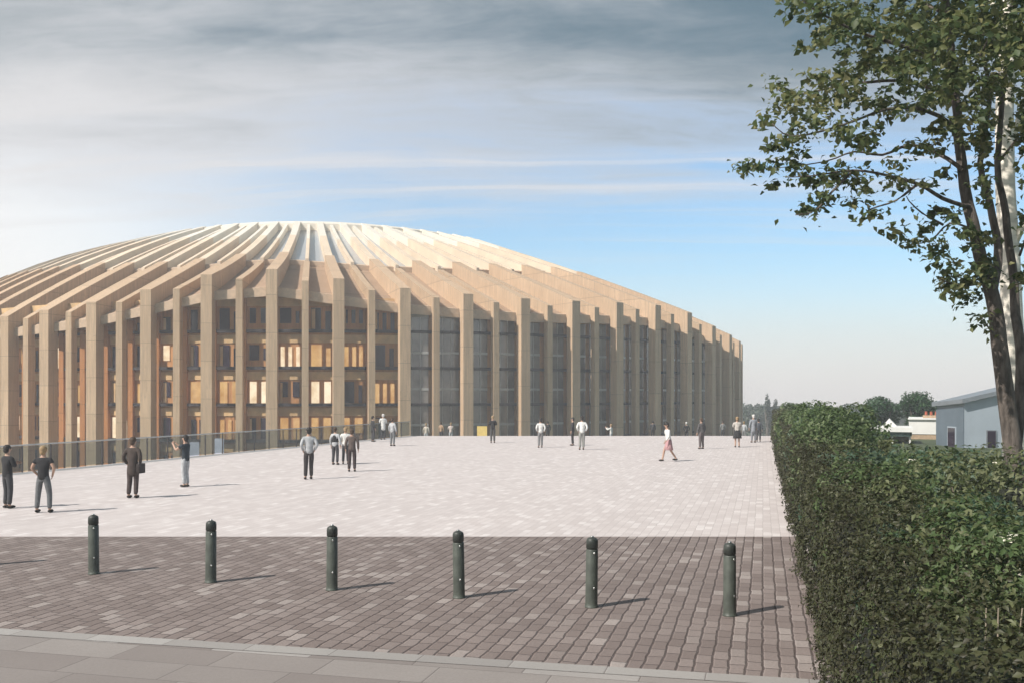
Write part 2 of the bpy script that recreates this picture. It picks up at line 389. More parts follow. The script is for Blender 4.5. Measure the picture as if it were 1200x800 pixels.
# in front: on the plaza.  face 0 = towards the camera, 180 = away from it
person('person in black top and charcoal trousers at the far left end of the plaza', 9, 595, 1.74, 150, 'folded', BLK, CHAR, 'black', sleeves=True)
person('person with bare arms, black vest and grey jeans, legs apart, seen from behind', 51, 600, 1.76, 180, 'wide', BLK, (.13, .135, .14), 'fair', sleeves=False)
person('person in long dark brown coat with a shoulder bag, seen from behind', 156, 583, 1.84, 172, 'pocket', (.052, .038, .032), (.06, .043, .04), 'brown', coat=True, bag=(.03, .022, .02))
person('person in navy T shirt and pale grey trousers raising both hands to the face', 217, 570, 1.76, 250, 'photo', (.025, .035, .045), LG, 'black', sleeves=False)
person('person in pale grey shirt and black trousers standing alone', 362, 561, 1.92, 200, 'pocket', LG, (.035, .03, .03), 'black')
person('person in black waistcoat over a pale shirt and dark trousers', 393, 544, 1.68, 160, 'stand', LG, CHAR, 'brown', vest=BLK)
person('person in white top half hidden by a companion in brown', 405, 543, 1.66, 190, 'stand', WH, CHAR, 'fair')
person('person in dark brown jacket and brown trousers beside a companion in white', 412.5, 552, 1.74, 185, 'stand', (.10, .075, .065), (.045, .03, .03), 'brown')
person('person in long black coat near the end of the balustrade', 437, 517, 1.72, 120, 'stand', (.03, .03, .032), CHAR, 'black', coat=True)
person('person with white hair and wide white jacket beside the one in black coat', 449, 514.5, 1.80, 200, 'folded', WH, CHAR, 'white', coat=True)
person('person in light grey jumper and grey trousers behind the balustrade end', 460, 522, 1.70, 150, 'stand', LG, (.16, .165, .17), 'brown')
person('person in black jacket standing beside the yellow board', 577.5, 518.5, 1.78, 180, 'folded', BLK, (.07, .07, .07), 'fair')
person('person in white shirt and mid grey trousers alone in front of the arena', 633.5, 524, 1.75, 190, 'pocket', WH, (.20, .20, .20), 'black')
person('person all in black walking beside one in a white shirt', 671, 521.5, 1.74, 260, 'stand', BLK, BLK, 'black')
person('person in wide white shirt and pale grey trousers with dark hair', 682, 526.5, 1.92, 185, 'pocket', (.74, .73, .7), (.27, .27, .25), 'black')
person('person in white top and pink skirt striding to the left', 783.5, 540, 1.82, 285, 'walk', WH, CHAR, 'black', skirt=(.42, .24, .25), lean=.16)
person('person in dark grey clothes standing slim against the grey columns', 822, 525.5, 1.80, 210, 'stand', (.10, .095, .095), (.12, .10, .10), 'brown')
person('person with pale scarf top and black skirt near the hedge end', 864, 523.5, 1.82, 170, 'folded', (.45, .42, .38), CHAR, 'fair', skirt=BLK)
person('person in blue grey coat farthest right on the plaza', 883, 518, 1.84, 190, 'stand', (.26, .28, .31), (.2, .21, .23), 'white', coat=True)
person('person in dark blue grey jacket beside the blue grey coat', 889, 517, 1.55, 160, 'stand', (.06, .07, .085), CHAR, 'black')
# beyond the far edge, on the lower ground along the facade
GB = -1.05
for lab, px, Y, col, leg, hr, face, ps in (
    ('person in cream coat at the foot of the broad column left of the yellow board', 499.5, 84, (.5, .45, .38), LG, 'fair', 170, 'stand'),
    ('person in tan jacket before the slender column left of the yellow board', 517, 88, (.36, .24, .15), CHAR, 'brown', 150, 'stand'),
    ('person in pale pink top between two columns left of the yellow board', 528.5, 86, (.62, .52, .47), LG, 'fair', 190, 'folded'),
    ('person in black behind the one in a white shirt and mid grey trousers', 642, 90, BLK, BLK, 'black', 200, 'stand'),
    ('person in white leaning forward at the foot of the grey columns', 716, 82, WH, LG, 'fair', 240, 'photo'),
    ('person in charcoal beyond the edge left of the pink skirt', 765, 92, CHAR, BLK, 'black', 180, 'stand'),
    ('person in black jacket with white collar beyond the edge right of the pink skirt', 804.5, 88, BLK, BLK, 'white', 160, 'pocket'),
    ('person in grey beyond the edge close to the end of the facade', 847, 92, GREY, CHAR, 'brown', 190, 'stand'),
    ('person in white beside the pale scarf top near the hedge end', 872, 90, LG, GREY, 'fair', 150, 'stand')):
    person(lab, px, 0, 1.76, face, ps, col, leg, hr, z=GB, Y=Y)

# ------------------------------------------------------------------ ground and paving
def sstep(x, a, b):
    t = min(1, max(0, (x - a) / (b - a))); return t * t * (3 - 2 * t)
def gz(x, y):
    z = GB - .15 * max(0, -11 - x)
    z = max(z, -8.6) - .046 * min(75, max(0, y - 92))
    return max(-10.2, z - 7.2 * sstep(y, 100, 210) * sstep(x, 20, 60))
def ground():
    def axis(lo, hi, fine0, fine1, step): 
        a = list(np.arange(fine0, fine1 + .1, step)); d = step
        while a[-1] < hi: d *= 1.35; a.append(a[-1] + d)
        d = step
        while a[0] > lo: d *= 1.35; a.insert(0, a[0] - d)
        a[0] = lo; a[-1] = hi; return a
    xs = axis(-520, 520, -90, 90, 6); ys = axis(-250, 560, -20, 240, 6)
    vs = [(x, y, gz(x, y)) for y in ys for x in xs]; n = len(xs)
    fs = [(j * n + i, j * n + i + 1, (j + 1) * n + i + 1, (j + 1) * n + i) for j in range(len(ys) - 1) for i in range(n - 1)]
    o = MB().add(vs, fs).build('ground', M['grass'], None, True); o['kind'] = 'structure'
ground()
hx = lambda y: .655 + .2578 * y            # the edge where the hedge stands
lx = lambda y: -20.2 + .336 * (y - 38.4)   # the left edge with the balustrade
ky = lambda x: 13.2 - .231 * (x + 7.96)    # near edge of the setts
YB = 21.4  # far edge of the painted shade
def struct(o): o['kind'] = 'structure'; return o
struct(MB().prism([(lx(-30), -30), (hx(-30) + .25, -30), (hx(75) + .25, 75), (lx(75), 75)], -9.0, 0).build('plaza', M['pale_setts']))
struct(MB().sheet([(-60 if False else lx(20), ky(lx(20))), (hx(10.8) + .2, ky(hx(10.8) + .2)), (hx(YB) + .2, YB), (lx(YB), YB)], .004).build('paving_band', M['dark_setts']))  # painted shade over the near setts, its edge straight across the rows
xa, xb = -27.5, hx(10.8) + .2
struct(MB().sheet([(xa, ky(xa) - .30), (xb, ky(xb) - .30), (xb, ky(xb)), (xa, ky(xa))], .012).build('kerb', M['kerb']))
struct(MB().sheet([(xa, ky(xa) - 2.55), (xb, ky(xb) - 2.55), (xb, ky(xb) - .303), (xa, ky(xa) - .303)], .008).build('pavement', M['slabs']))
struct(MB().sheet([(xa, ky(xa) - 2.80), (xb, ky(xb) - 2.80), (xb, ky(xb) - 2.553), (xa, ky(xa) - 2.553)], .010).build('road_kerb', M['kerb']))
struct(MB().sheet([(xa, -29), (hx(-29), -29), (xb, ky(xb) - 2.803), (xa, ky(xa) - 2.803)], .005).build('road', M['asphalt']))
struct(MB().prism([(hx(-20) + .26, -20), (60, -20), (60, 40), (hx(75) + 6, 75), (hx(75) + .26, 75)], -2.0, -.02).build('verge', M['grass']))

# ------------------------------------------------------------------ bollards
def bollard():
    t = empty('bollard'); t.scale = (.9, .9, 1)
    MB().lathe([(.112, 0), (.112, .012), (.104, .02), (.100, .06), (.097, .84), (.092, .85)], 28).build('post', M['bollard'], t, True)
    MB().lathe([(.086, .851), (.086, .862), (.0965, .866), (.0960, .96), (.092, .985), (.080, 1.004), (.05, 1.019), (.02, 1.026), (.004, 1.027)], 28).build('cap', M['bollard_cap'], t, True)
    MB().lathe([(.030, 1.0285), (.030, 1.036), (.022, 1.041), (.004, 1.043)], 20).build('top_plate', M['steel'], t, True)
    for z in (.29, .80):
        mb = MB(); mb.ball((.040, -.089, z), (.017, .012, .017), 8, 6); mb.build('stud', M['steel'], t, True)
    return t
def copy_tree(o, parent=None):
    c = o.copy(); C.objects.link(c); c.parent = parent
    for ch in list(o.children): copy_tree(ch, c)
    return c
bp = bollard(); spots = [(110, 672), (247, 682), (389, 691), (538, 700), (693, 711), (855, 721), (-23, 662.5)]
bl = ['dark green bollard on mauve setts, leftmost of the six in the row', 'dark green bollard on mauve setts, second from the left of the row',
      'dark green bollard on mauve setts, third from the left of the row', 'dark green bollard on mauve setts, third from the right of the row',
      'dark green bollard on mauve setts, second nearest to the hedge', 'dark green bollard on mauve setts, the one nearest to the hedge',
      'dark green bollard left of the photo edge, only its shadow showing']
protos = [bp] + [copy_tree(bp) for _ in spots[1:]]
for o, (px, py), lab in zip(protos, spots, bl):
    p = gnd(px, py); o.location = (p.x, p.y, .004); o.rotation_euler = (R(rnd.uniform(-1, 1)), R(rnd.uniform(-1, 1)), R(rnd.uniform(-8, 8)))
    tag(o, lab, 'bollard', 'bollards across the setts')

# ------------------------------------------------------------------ balustrade
bal = empty('glass_balustrade', (lx(30), 30, 0)); tag(bal, 'glass balustrade with pale handrail along the left edge of the plaza', 'balustrade')
d = Vector((.336, 1, 0)).normalized(); nrm = Vector((d.y, -d.x, 0)); L0 = Vector((lx(28), 28, 0)) + nrm * .12; o0 = Vector(bal.location)
n = 33; step = (75 - 28.2) / d.y / n
def P3(s, off, z): return L0 + d * s + nrm * off + Vector((0, 0, z)) - o0
for i in range(n):
    a, b = i * step + .04, (i + 1) * step - .04
    mb = MB(); mb.add([P3(s, o_, z) for z in (.06, 1.06) for s, o_ in ((a, -.008), (b, -.008), (b, .008), (a, .008))],
                      [(3, 2, 1, 0), (4, 5, 6, 7), (0, 1, 5, 4), (1, 2, 6, 5), (2, 3, 7, 6), (3, 0, 4, 7)])
    mb.build('glass_panel', M['balu'], bal)
    s = i * step; mb = MB(); mb.add([P3(s + q, o_, z) for z in (0, 1.075) for q, o_ in ((-.012, -.03), (.012, -.03), (.012, .03), (-.012, .03))],
                      [(3, 2, 1, 0), (4, 5, 6, 7), (0, 1, 5, 4), (1, 2, 6, 5), (2, 3, 7, 6), (3, 0, 4, 7)])
    mb.build('post', M['slab_dark'], bal)
MB().tube([P3(0, 0, 1.1), P3(n * step, 0, 1.1)], [.032, .032], 10).build('handrail', M['rail'], bal, True)

# ------------------------------------------------------------------ the arena
CX, CY, AA, BB, ROT, S0, DS, KI, NN = -35.818, 173.219, 62.566, 76.732, .694, 261.965, 6.791, .462, 2.293
tt = np.linspace(0, 2 * np.pi, 4000, endpoint=False); cc, ss_ = np.cos(tt), np.sin(tt)
ex = AA * np.sign(cc) * abs(cc) ** (2 / NN); ey = BB * np.sign(ss_) * abs(ss_) ** (2 / NN)
EX = CX + ex * math.cos(ROT) - ey * math.sin(ROT); EYY = CY + ex * math.sin(ROT) + ey * math.cos(ROT)
EX = np.append(EX, EX[0]); EYY = np.append(EYY, EYY[0])
ARC = np.concatenate([[0], np.cumsum(np.hypot(np.diff(EX), np.diff(EYY)))]); PERI = ARC[-1]
def EP(i):
    s = (S0 + DS * i) % PERI
    return Vector((np.interp(s, ARC, EX), np.interp(s, ARC, EYY), 0))
NI = PERI / DS
ZI = 28.0
HI = [-9, -3, 0, 1, 2, 3, 4, 5, 6, 7, 8, 9, 10, 11, 12, 13, 14, 15, 16, 17, 20, NI - 9]
HZ = [11.6, 11.7, 11.9, 12.3, 12.9, 14.0, 15.4, 15.9, 15.0, 14.15, 13.8, 13.6, 13.7, 13.9, 14.0, 13.5, 12.2, 11.4, 10.9, 10.8, 10.8, 11.6]
BI = [-9, -6, 0, 4, 5, 7, 9, 13, 20, NI - 9]; BZ = [.6, .6, .3, -.25, -.3, -.15, 0, .15, .15, .6]
def wrap(i):
    while i < -9: i += NI
    while i > NI - 9: i -= NI
    return i
def eave(i): return float(np.interp(wrap(i), HI, HZ))
CEN = Vector((CX, CY, 0))
def plan(i, s):
    p = EP(i); return p + (CEN - p) * ((1 - KI) * s)
def ztop(i, s):
    e = eave(i); return e + (ZI - e) * (s + float(np.interp(wrap(i), BI, BZ)) * s * (1 - s))
def run(i): return (CEN - EP(i)).length * (1 - KI)
SM = .42; BASE = -11.0
arena = empty('arena', (CX, CY, 0)); tag(arena, 'large oval arena with tall timber fins folding over into a ribbed roof', 'arena')
AO = Vector((CX, CY, 0))
def strip(profile_outer, profile_inner, half, tan):
    """solid between two matching profiles in one vertical plane, half thickness to each side"""
    m = len(profile_outer); vs = []
    for sgn in (-1, 1):
        vs += [p + tan * (sgn * half) - AO for p in profile_outer] + [p + tan * (sgn * half) - AO for p in profile_inner]
    fs = []
    for j in range(m - 1):
        fs += [(j, j + 1, m + j + 1, m + j), (2 * m + j, 3 * m + j, 3 * m + j + 1, 2 * m + j + 1),
               (j, 2 * m + j, 2 * m + j + 1, j + 1), (m + j, m + j + 1, 3 * m + j + 1, 3 * m + j)]
    fs += [(0, m, 3 * m, 2 * m), (m - 1, 3 * m - 1, 4 * m - 1, 2 * m - 1)]
    return MB().add(vs, fs)
def fin(i, half, drop, setb, depth, bd, smax, name, mat):
    rad = (CEN - EP(i)).normalized(); tan = Vector((-rad.y, rad.x, 0)); rl = run(i)
    def pt(s, dz): q = plan(i, s); q.z = ztop(i, s) + dz; return q
    s0 = setb / rl; s1 = (setb + depth) / rl
    out, inn = [], []
    a = pt(s0, -drop); b = pt(s1, -drop - bd)
    out.append(Vector((a.x, a.y, BASE))); inn.append(Vector((b.x, b.y, BASE)))
    out.append(a); inn.append(b)
    for q in (.14, .24, .33, smax):
        k = (q - s1) / (smax - s1)
        out.append(pt(q, -drop)); inn.append(pt(q, -drop - bd * (1 - .25 * k)))
    return strip(out, inn, half, tan).build(name, mat, arena, bevel=0)
for i in range(-8, 25):
    fin(i, .56, 0, 0, 1.55 if i < 7 else 1.05, 2.2, SM, 'timber_fin', M['timber'])
    fin(i + .5, .34, .75, .35, 1.05 if i < 7 else .7, 1.4, SM - .03, 'slender_fin', M['timber_thin'])
for i in np.arange(-8, 25, .5):
    rad = (CEN - EP(i)).normalized(); tan = Vector((-rad.y, rad.x, 0))
    big = abs(i - round(i)) < .1
    out = []; inn = []
    for q in np.linspace(SM + .004 if big else SM - .02, 1, 6):
        p = plan(i, q); p.z = ztop(i, q) - (.12 if big else .45); out.append(p.copy()); p.z -= 1.5 if big else .9; inn.append(p)
    hw = .42 if big else .2
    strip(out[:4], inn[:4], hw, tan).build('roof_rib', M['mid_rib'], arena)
    strip(out[3:], inn[3:], hw - .003, tan).build('crown_rib', M['white_rib'], arena)  # paler upper length continues the painted sun-wash fade
def ring(name, mat, s_list, dz_list, i0, i1, di, thick=.3, segs=None):
    """a shell swept round the arena: (s, height below the fin top) profile; returns one part"""
    mb = MB(); idx = list(np.arange(i0, i1 + 1e-6, di)); m = len(s_list)
    for i in idx:
        for s, dz in zip(s_list, dz_list):
            p = plan(i, s); p.z = ztop(i, s) - dz; mb.v.append(tuple(p - AO))
        for s, dz in zip(s_list, dz_list):
            p = plan(i, s); p.z = ztop(i, s) - dz - thick; mb.v.append(tuple(p - AO))
    for k in range(len(idx) - 1):
        b0, b1 = k * 2 * m, (k + 1) * 2 * m
        for j in range(m - 1):
            mb.f += [(b0 + j, b1 + j, b1 + j + 1, b0 + j + 1), (b0 + m + j, b0 + m + j + 1, b1 + m + j + 1, b1 + m + j)]
        mb.f += [(b0, b0 + m, b1 + m, b1), (b0 + m - 1, b1 + m - 1, b1 + 2 * m - 1, b0 + 2 * m - 1)]
    return mb.build(name, mat, arena)
ring('roof_deck', M['deck'], [.035, .14, .25, .34, SM], [2.0, 1.9, 1.75, 1.6, 1.5], -9, NI - 9, .5)
ring('eaves_fascia', M['fascia'], [.028, .0345], [1.9, 1.9], -9, NI - 9, .5, .95)
ring('ring_beam', M['fascia'], [SM + .001, SM + .014], [.9, .9], -9, NI - 9, .5, 1.1)
ring('skylight', M['skylight'], [SM + .016, .6, .8, .985], [1.35, 1.35, 1.3, 1.3], -9, NI - 9, .5, .08)
ring('crown_ring', M['white_rib'], [.988, 1.02], [.3, .3], -9, NI - 9, .5, 1.5)
# walls: outer leaf set behind the fins
WS = 3.5
def wp(i, off=0.0):
    q = plan(i, (float(np.interp(wrap(i), [5, 8, 21, 26], [WS, 2.3, 2.3, WS])) + off) / run(i)); return q
def vring(name, mat, off0, off1, zlo, zhi, i0, i1, di=.5):
    mb = MB(); idx = list(np.arange(i0, i1 + 1e-6, di))
    for i in idx:
        a, b = wp(i, off0), wp(i, off1); e = eave(i)
        lo = zlo if zlo is not None else 0
        hi = zhi if zhi is not None else e - 1.9 + .0
        for p, z in ((a, lo), (b, lo), (b, hi), (a, hi)): mb.v.append((p.x - AO.x, p.y - AO.y, z))
    for k in range(len(idx) - 1):
        for j in range(4): mb.f.append((4 * k + j, 4 * k + (j + 1) % 4, 4 * k + 4 + (j + 1) % 4, 4 * k + 4 + j))
    mb.f += [(0, 1, 2, 3), tuple(4 * (len(idx) - 1) + j for j in (3, 2, 1, 0))]
    return mb.build(name, mat, arena)
vring('wall', M['infill'], 0, .5, BASE, None, -9, NI - 9)
LEV = [-5.4, -1.6, 2.2, 6.05, 9.9]
for z in LEV[1:]:
    vring('floor_edge', M['slab_dark'], -.55, -.012, z - .22, z + .08, -9, 24)
for z in LEV:
    vring('spandrel', M['cream'], -.10, -.006, z + 2.55, z + 3.4, -9, 7)
for i in np.arange(-8, 7, .5):     # posts in front of the inner wall on every bay line
    mb = MB(); p = wp(i); q = wp(i, -.7); rad = (CEN - EP(i)).normalized(); tan = Vector((-rad.y, rad.x, 0))
    vs = [v + tan * s * .3 - AO + Vector((0, 0, z)) for z in (BASE, eave(i) - 2.35) for v, s in ((q, -1), (q, 1), (p, 1), (p, -1))]
    mb.add(vs, [(3, 2, 1, 0), (4, 5, 6, 7), (0, 1, 5, 4), (1, 2, 6, 5), (2, 3, 7, 6), (3, 0, 4, 7)])
    mb.build('inner_post', M['mullion'], arena)
def pane(i, a, b, z0, z1, off, th=.05):
    p, q = wp(i + a * .5, off), wp(i + b * .5, off); rad = (CEN - EP(i + .25)).normalized()
    vs = [v - AO + Vector((0, 0, z)) for z in (z0, z1) for v in (p, q, q - rad * -th, p - rad * -th)]
    return vs, [(3, 2, 1, 0), (4, 5, 6, 7), (0, 1, 5, 4), (1, 2, 6, 5), (2, 3, 7, 6), (3, 0, 4, 7)]
rw = random.Random(3); nwin = 0; rest = MB()
for i in np.arange(-1, 7, .5):
    for z in LEV:
        if z + 2.4 > eave(i) - 2.4: zt = eave(i) - 2.6
        else: zt = z + 2.35
        if zt - z < .8: continue
        r = rw.random(); low = z < 5
        mat = M['win_dark']
        if 2.4 <= i <= 6.4 and low: mat = M['win_lit'] if r < .36 else M['curtain'] if r < .46 else M['win_dark']
        elif z < 9 and r < .30: mat = M['curtain'] if r < .09 else M['win_lit']
        mb = MB(); ofs = rw.uniform(-.03, .03); ty = rw.random(); zb = z + rw.choice((.1, .1, .1, .75))
        if zt - zb < .7: zb = z + .1
        if ty < .55: mb.add(*pane(i, .19, .42 + ofs, zb, zt, -.07)); mb.add(*pane(i, .58 + ofs, .81, zb, zt, -.07))
        elif ty < .8: mb.add(*pane(i, .18, .52 + ofs, zb, zt, -.07)); mb.add(*pane(i, .66 + ofs, .80, zb, zt - .35, -.07))
        else: mb.add(*pane(i, .2, .34 + ofs, zb, zt - .2, -.07)); mb.add(*pane(i, .46 + ofs, .58 + ofs, zb, zt - .2, -.07)); mb.add(*pane(i, .70, .82, zb, zt - .2, -.07))
        if rw.random() < .3 and mat is M['win_dark']:
            w = mb.build('window', mat, arena)
            MB().add(*pane(i, .19, .19 + rw.uniform(.06, .14), z + .15, zt - .1, -.10, .02)).build('curtain', M['cream'], w)
        else: w = mb.build('window', mat, arena)
# glazed half of the facade
for i in np.arange(7, 23, .5):
    zt = eave(i) - 2.4
    g = MB().add(*pane(i, .1, .9, BASE + 3, zt, -.30, .06)).build('glazing', M['glaze'], arena)
    mb = MB()
    for z in LEV[1:]:
        if z + 1.6 < zt: mb.add(*pane(i, .1, .9, z + 1.45, z + 1.70, -.36, .05))
    for a in (.36, .64): mb.add(*pane(i, a - .012, a + .012, BASE + 3, zt, -.35, .04))
    mb.build('glazing_bar', M['steel_line'], g)
    if rw.random() < .3:
        z = rw.choice(LEV[1:4]); MB().add(*pane(i, .12, .34, z + .1, z + 1.45, -.33, .025)).build('lit_pane', M['win_lit'], g)
# inner drum under the skylight so that the roof is not hollow
mb = MB(); idx = list(np.arange(-9, NI - 9 + 1e-6, 1))
for i in idx:
    for s, z in ((.50, BASE), (.50, 15.0), (1.0, 22.0)):
        p = plan(i, s); mb.v.append((p.x - AO.x, p.y - AO.y, z))
for k in range(len(idx) - 1):
    for j in range(2): mb.f.append((3 * k + j, 3 * k + 3 + j, 3 * k + 4 + j, 3 * k + 1 + j))
mb.build('seating_bowl', M['concrete'], arena)

# ------------------------------------------------------------------ small things by the facade
def board(name, label, cat, px, Y, w, h, mat, z):
    t = empty(name, ((px - 600) / F * Y, Y, z), R(rnd.uniform(-8, 8))); tag(t, label, cat)
    MB().box(-w / 2, w / 2, -.03, .03, .35, h).build('panel', mat, t, bevel=.01)
    for sx in (-1, 1): MB().box(sx * w * .42 - .03, sx * w * .42 + .03, .032, .09, 0, h - .05).build('leg', M['steel'], t)
    for sx in (-1, 1): MB().box(sx * w * .42 - .03, sx * w * .42 + .03, -.3, .031, 0, .05).build('foot', M['steel'], t)
board('sign_board', 'yellow board on legs at the foot of the facade behind the person in black', 'board', 565, 86, .9, 1.45, M['yellow'], gz(-3, 86))
# pale posters below the balustrade
for px, lab in ((228, 'pale lilac poster board seen through the balustrade, left of the pair'), (257, 'pale lilac poster board seen through the balustrade, right of the pair')):
    Y = 88; x = (px - 600) / F * Y
    board('poster_board', lab, 'board', px, Y, .85, 4.0 if False else 2.6, M['lilac'], gz(x, Y) + .0)

# ------------------------------------------------------------------ foliage
def leaf_mesh(name, cen, nrmv, size, mat, parent, asp=.55, fold=.25, up=None):
    n = len(cen); cen = np.asarray(cen); nv = np.asarray(nrmv); nv = nv / np.linalg.norm(nv, axis=1, keepdims=True)
    r = NR.normal(size=(n, 3)); 
    if up is not None: r = r * .5 + np.asarray(up)
    a = np.cross(nv, r); a /= np.linalg.norm(a, axis=1, keepdims=True) + 1e-9
    b = np.cross(nv, a)
    sz = (np.asarray(size) * NR.uniform(.65, 1.35, n))[:, None]
    v = np.empty((n, 5, 3))
    v[:, 0] = cen - a * sz * .5
    v[:, 1] = cen + b * sz * .5 * asp + nv * sz * fold * .5 - a * sz * .06
    v[:, 2] = cen + a * sz * .5 - nv * sz * .12
    v[:, 3] = cen - b * sz * .5 * asp + nv * sz * fold * .5 - a * sz * .06
    v[:, 4] = cen + a * sz * .04
    me = bpy.data.meshes.new(name)
    me.vertices.add(n * 5); me.vertices.foreach_set('co', v.reshape(-1))
    q = (np.arange(n) * 5)[:, None]
    tris = np.concatenate([q + [0, 4, 1], q + [1, 4, 2], q + [2, 4, 3], q + [3, 4, 0]], 1).reshape(-1)
    me.loops.add(len(tris)); me.loops.foreach_set('vertex_index', tris.astype(np.int32))
    np_ = len(tris) // 3; me.polygons.add(np_); me.polygons.foreach_set('loop_start', (np.arange(np_) * 3).astype(np.int32)); me.polygons.foreach_set('loop_total', np.full(np_, 3, np.int32))
    me.update(); me.validate(); me.materials.append(mat)
    return link(bpy.data.objects.new(name, me), parent)
def ellipsoid_pts(c, r, n, shell=.55):
    d = NR.normal(size=(n, 3)); d /= np.linalg.norm(d, axis=1, keepdims=True)
    k = (shell + (1 - shell) * NR.random(n))[:, None]
    return np.asarray(c) + d * np.asarray(r) * k, d
# the clipped hedge: uneven top and face, denser leaves near the viewer
HH, HW = 1.95, 1.0
hed = empty('hedge', (hx(2), 2, 0)); tag(hed, 'long clipped hedge running along the right edge of the paving', 'hedge')
ho = np.array([hx(2), 2, 0]); hd_ = np.array([.2578, 1, 0]); hd_ = hd_ / np.linalg.norm(hd_); hn_ = np.array([hd_[1], -hd_[0], 0])
pts, nn, sz = [], [], []
for s0, s1, dens, ls in ((-.5, 5, 1500, .040), (5, 10, 1150, .046), (10, 20, 620, .060), (20, 40, 260, .09), (40, 74, 120, .13)):
    Ls = s1 - s0
    for face, ext in (('f', HH), ('t', HW), ('e', 0)):
        n = int(Ls * ext * dens)
        if n == 0: continue
        s = NR.uniform(s0, s1, n); q = NR.uniform(0, ext, n)
        bump = np.array([noise.noise(Vector((s_ * .8, q_ * 1.2, 3.3 if face == 'f' else 9))) + .6 * noise.noise(Vector((s_ * 2.6, q_ * 4.5, 1.3))) for s_, q_ in zip(s, q)])
        gap = np.array([noise.noise(Vector((s_ * 3.4, q_ * 7.0, 5.1))) for s_, q_ in zip(s, q)])
        k_ = gap > -.16 - .25 * NR.random(n); s, q, bump = s[k_], q[k_], bump[k_]; n = len(s)
        jit = NR.normal(0, .05, n)
        if face == 'f':
            off = .10 - bump * .17 - np.abs(jit) * 1.1 + .22 * (q / HH) ** 4
            P_ = ho + s[:, None] * hd_ + off[:, None] * hn_; P_[:, 2] = q + .02; base = -hn_ + np.array([0, 0, .45])
        else:
            P_ = ho + s[:, None] * hd_ + (q + .02)[:, None] * hn_; P_[:, 2] = HH - .05 + bump * .2 + np.abs(jit) * 1.6; base = np.array([0, 0, 1.])
        pts.append(P_ - ho); nn.append(base + NR.normal(0, .55, (n, 3))); sz.append(np.full(n, ls))
leaf_mesh('foliage', np.concatenate(pts), np.concatenate(nn), np.concatenate(sz), M['leaf_hedge'], hed)
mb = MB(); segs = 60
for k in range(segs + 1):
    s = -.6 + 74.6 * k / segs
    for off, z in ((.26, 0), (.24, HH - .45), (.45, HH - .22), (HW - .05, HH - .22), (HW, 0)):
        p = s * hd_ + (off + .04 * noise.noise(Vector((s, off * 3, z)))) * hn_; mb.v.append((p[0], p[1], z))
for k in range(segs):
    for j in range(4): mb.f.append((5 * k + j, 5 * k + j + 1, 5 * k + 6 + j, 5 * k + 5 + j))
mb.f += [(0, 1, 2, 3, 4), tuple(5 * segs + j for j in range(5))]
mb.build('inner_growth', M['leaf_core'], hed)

def shrub(label, px, ytop, Y, rx, mat, leaf, n, group, blossom=0, asp=.5):
    top = at(px, ytop, Y); h = max(1.0, top.z)
    t = empty('shrub', (top.x, top.y, -.02)); tag(t, label, 'shrub', group)
    P_, N_ = [], []
    lob = [((0, 0, h * .5), (rx, rx, h * .5))] + [((rnd.uniform(-.55, .55) * rx, rnd.uniform(-.55, .55) * rx, h * rnd.uniform(.5, .84)), (rx * rnd.uniform(.45, .65),) * 2 + (h * rnd.uniform(.15, .26),)) for _ in range(6)]
    for c, r in lob:
        p, d_ = ellipsoid_pts(c, r, int(n / 6.5 * (2.4 if c[0] == 0 and c[1] == 0 else 1)), .75)
        P_.append(p); N_.append(d_ + NR.normal(0, .5, d_.shape) + [0, 0, .5])
    # loose sprays that break the outline
    for _ in range(9):
        a = rnd.uniform(0, 6.28); b0 = np.array([math.cos(a) * rx * .5, math.sin(a) * rx * .5, h * .75]); dr = np.array([math.cos(a) * .5, math.sin(a) * .5, 1.0]) * rnd.uniform(.25, .5)
        m_ = int(n / 90) + 6; k = NR.random(m_)[:, None]; P_.append(b0 + k * dr + NR.normal(0, .05, (m_, 3))); N_.append(NR.normal(0, 1, (m_, 3)) + [0, 0, .4])
    P_ = np.concatenate(P_); N_ = np.concatenate(N_); ok = P_[:, 2] > .05
    leaf_mesh('foliage', P_[ok], N_[ok], np.full(ok.sum(), leaf), mat, t, asp)
    mb = MB()
    for _ in range(7):
        a = rnd.uniform(0, 6.28); mb.tube([(.1 * math.cos(a), .1 * math.sin(a), 0), (rx * .3 * math.cos(a), rx * .3 * math.sin(a), h * .4), (rx * .55 * math.cos(a), rx * .55 * math.sin(a), h * .8)], [.025, .018, .008], 5)
    mb.build('stem', M['twig'], t)
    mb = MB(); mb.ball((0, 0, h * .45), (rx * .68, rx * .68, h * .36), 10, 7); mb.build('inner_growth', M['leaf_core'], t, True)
    if blossom:
        Q, D_ = [], []
        for _ in range(blossom):
            a = rnd.uniform(3.0, 5.6); zz = rnd.uniform(.6, .98); rr = rx * math.sqrt(max(.05, 1 - (2 * zz - 1) ** 2)) * 1.02
            c = (math.cos(a) * rr, math.sin(a) * rr, h * zz); p, d_ = ellipsoid_pts(c, (.11, .11, .05), 34, .2); Q.append(p); D_.append(d_ + [0, -.3, 1])
        leaf_mesh('blossom', np.concatenate(Q), np.concatenate(D_), np.full(34 * blossom, .035), M['blossom'], t, .9)
    return t
GS = 'shrubs crowding behind the clipped hedge'
A_, B_, C_ = M['leaf_a'], M['leaf_b'], M['leaf_c']
k = 0
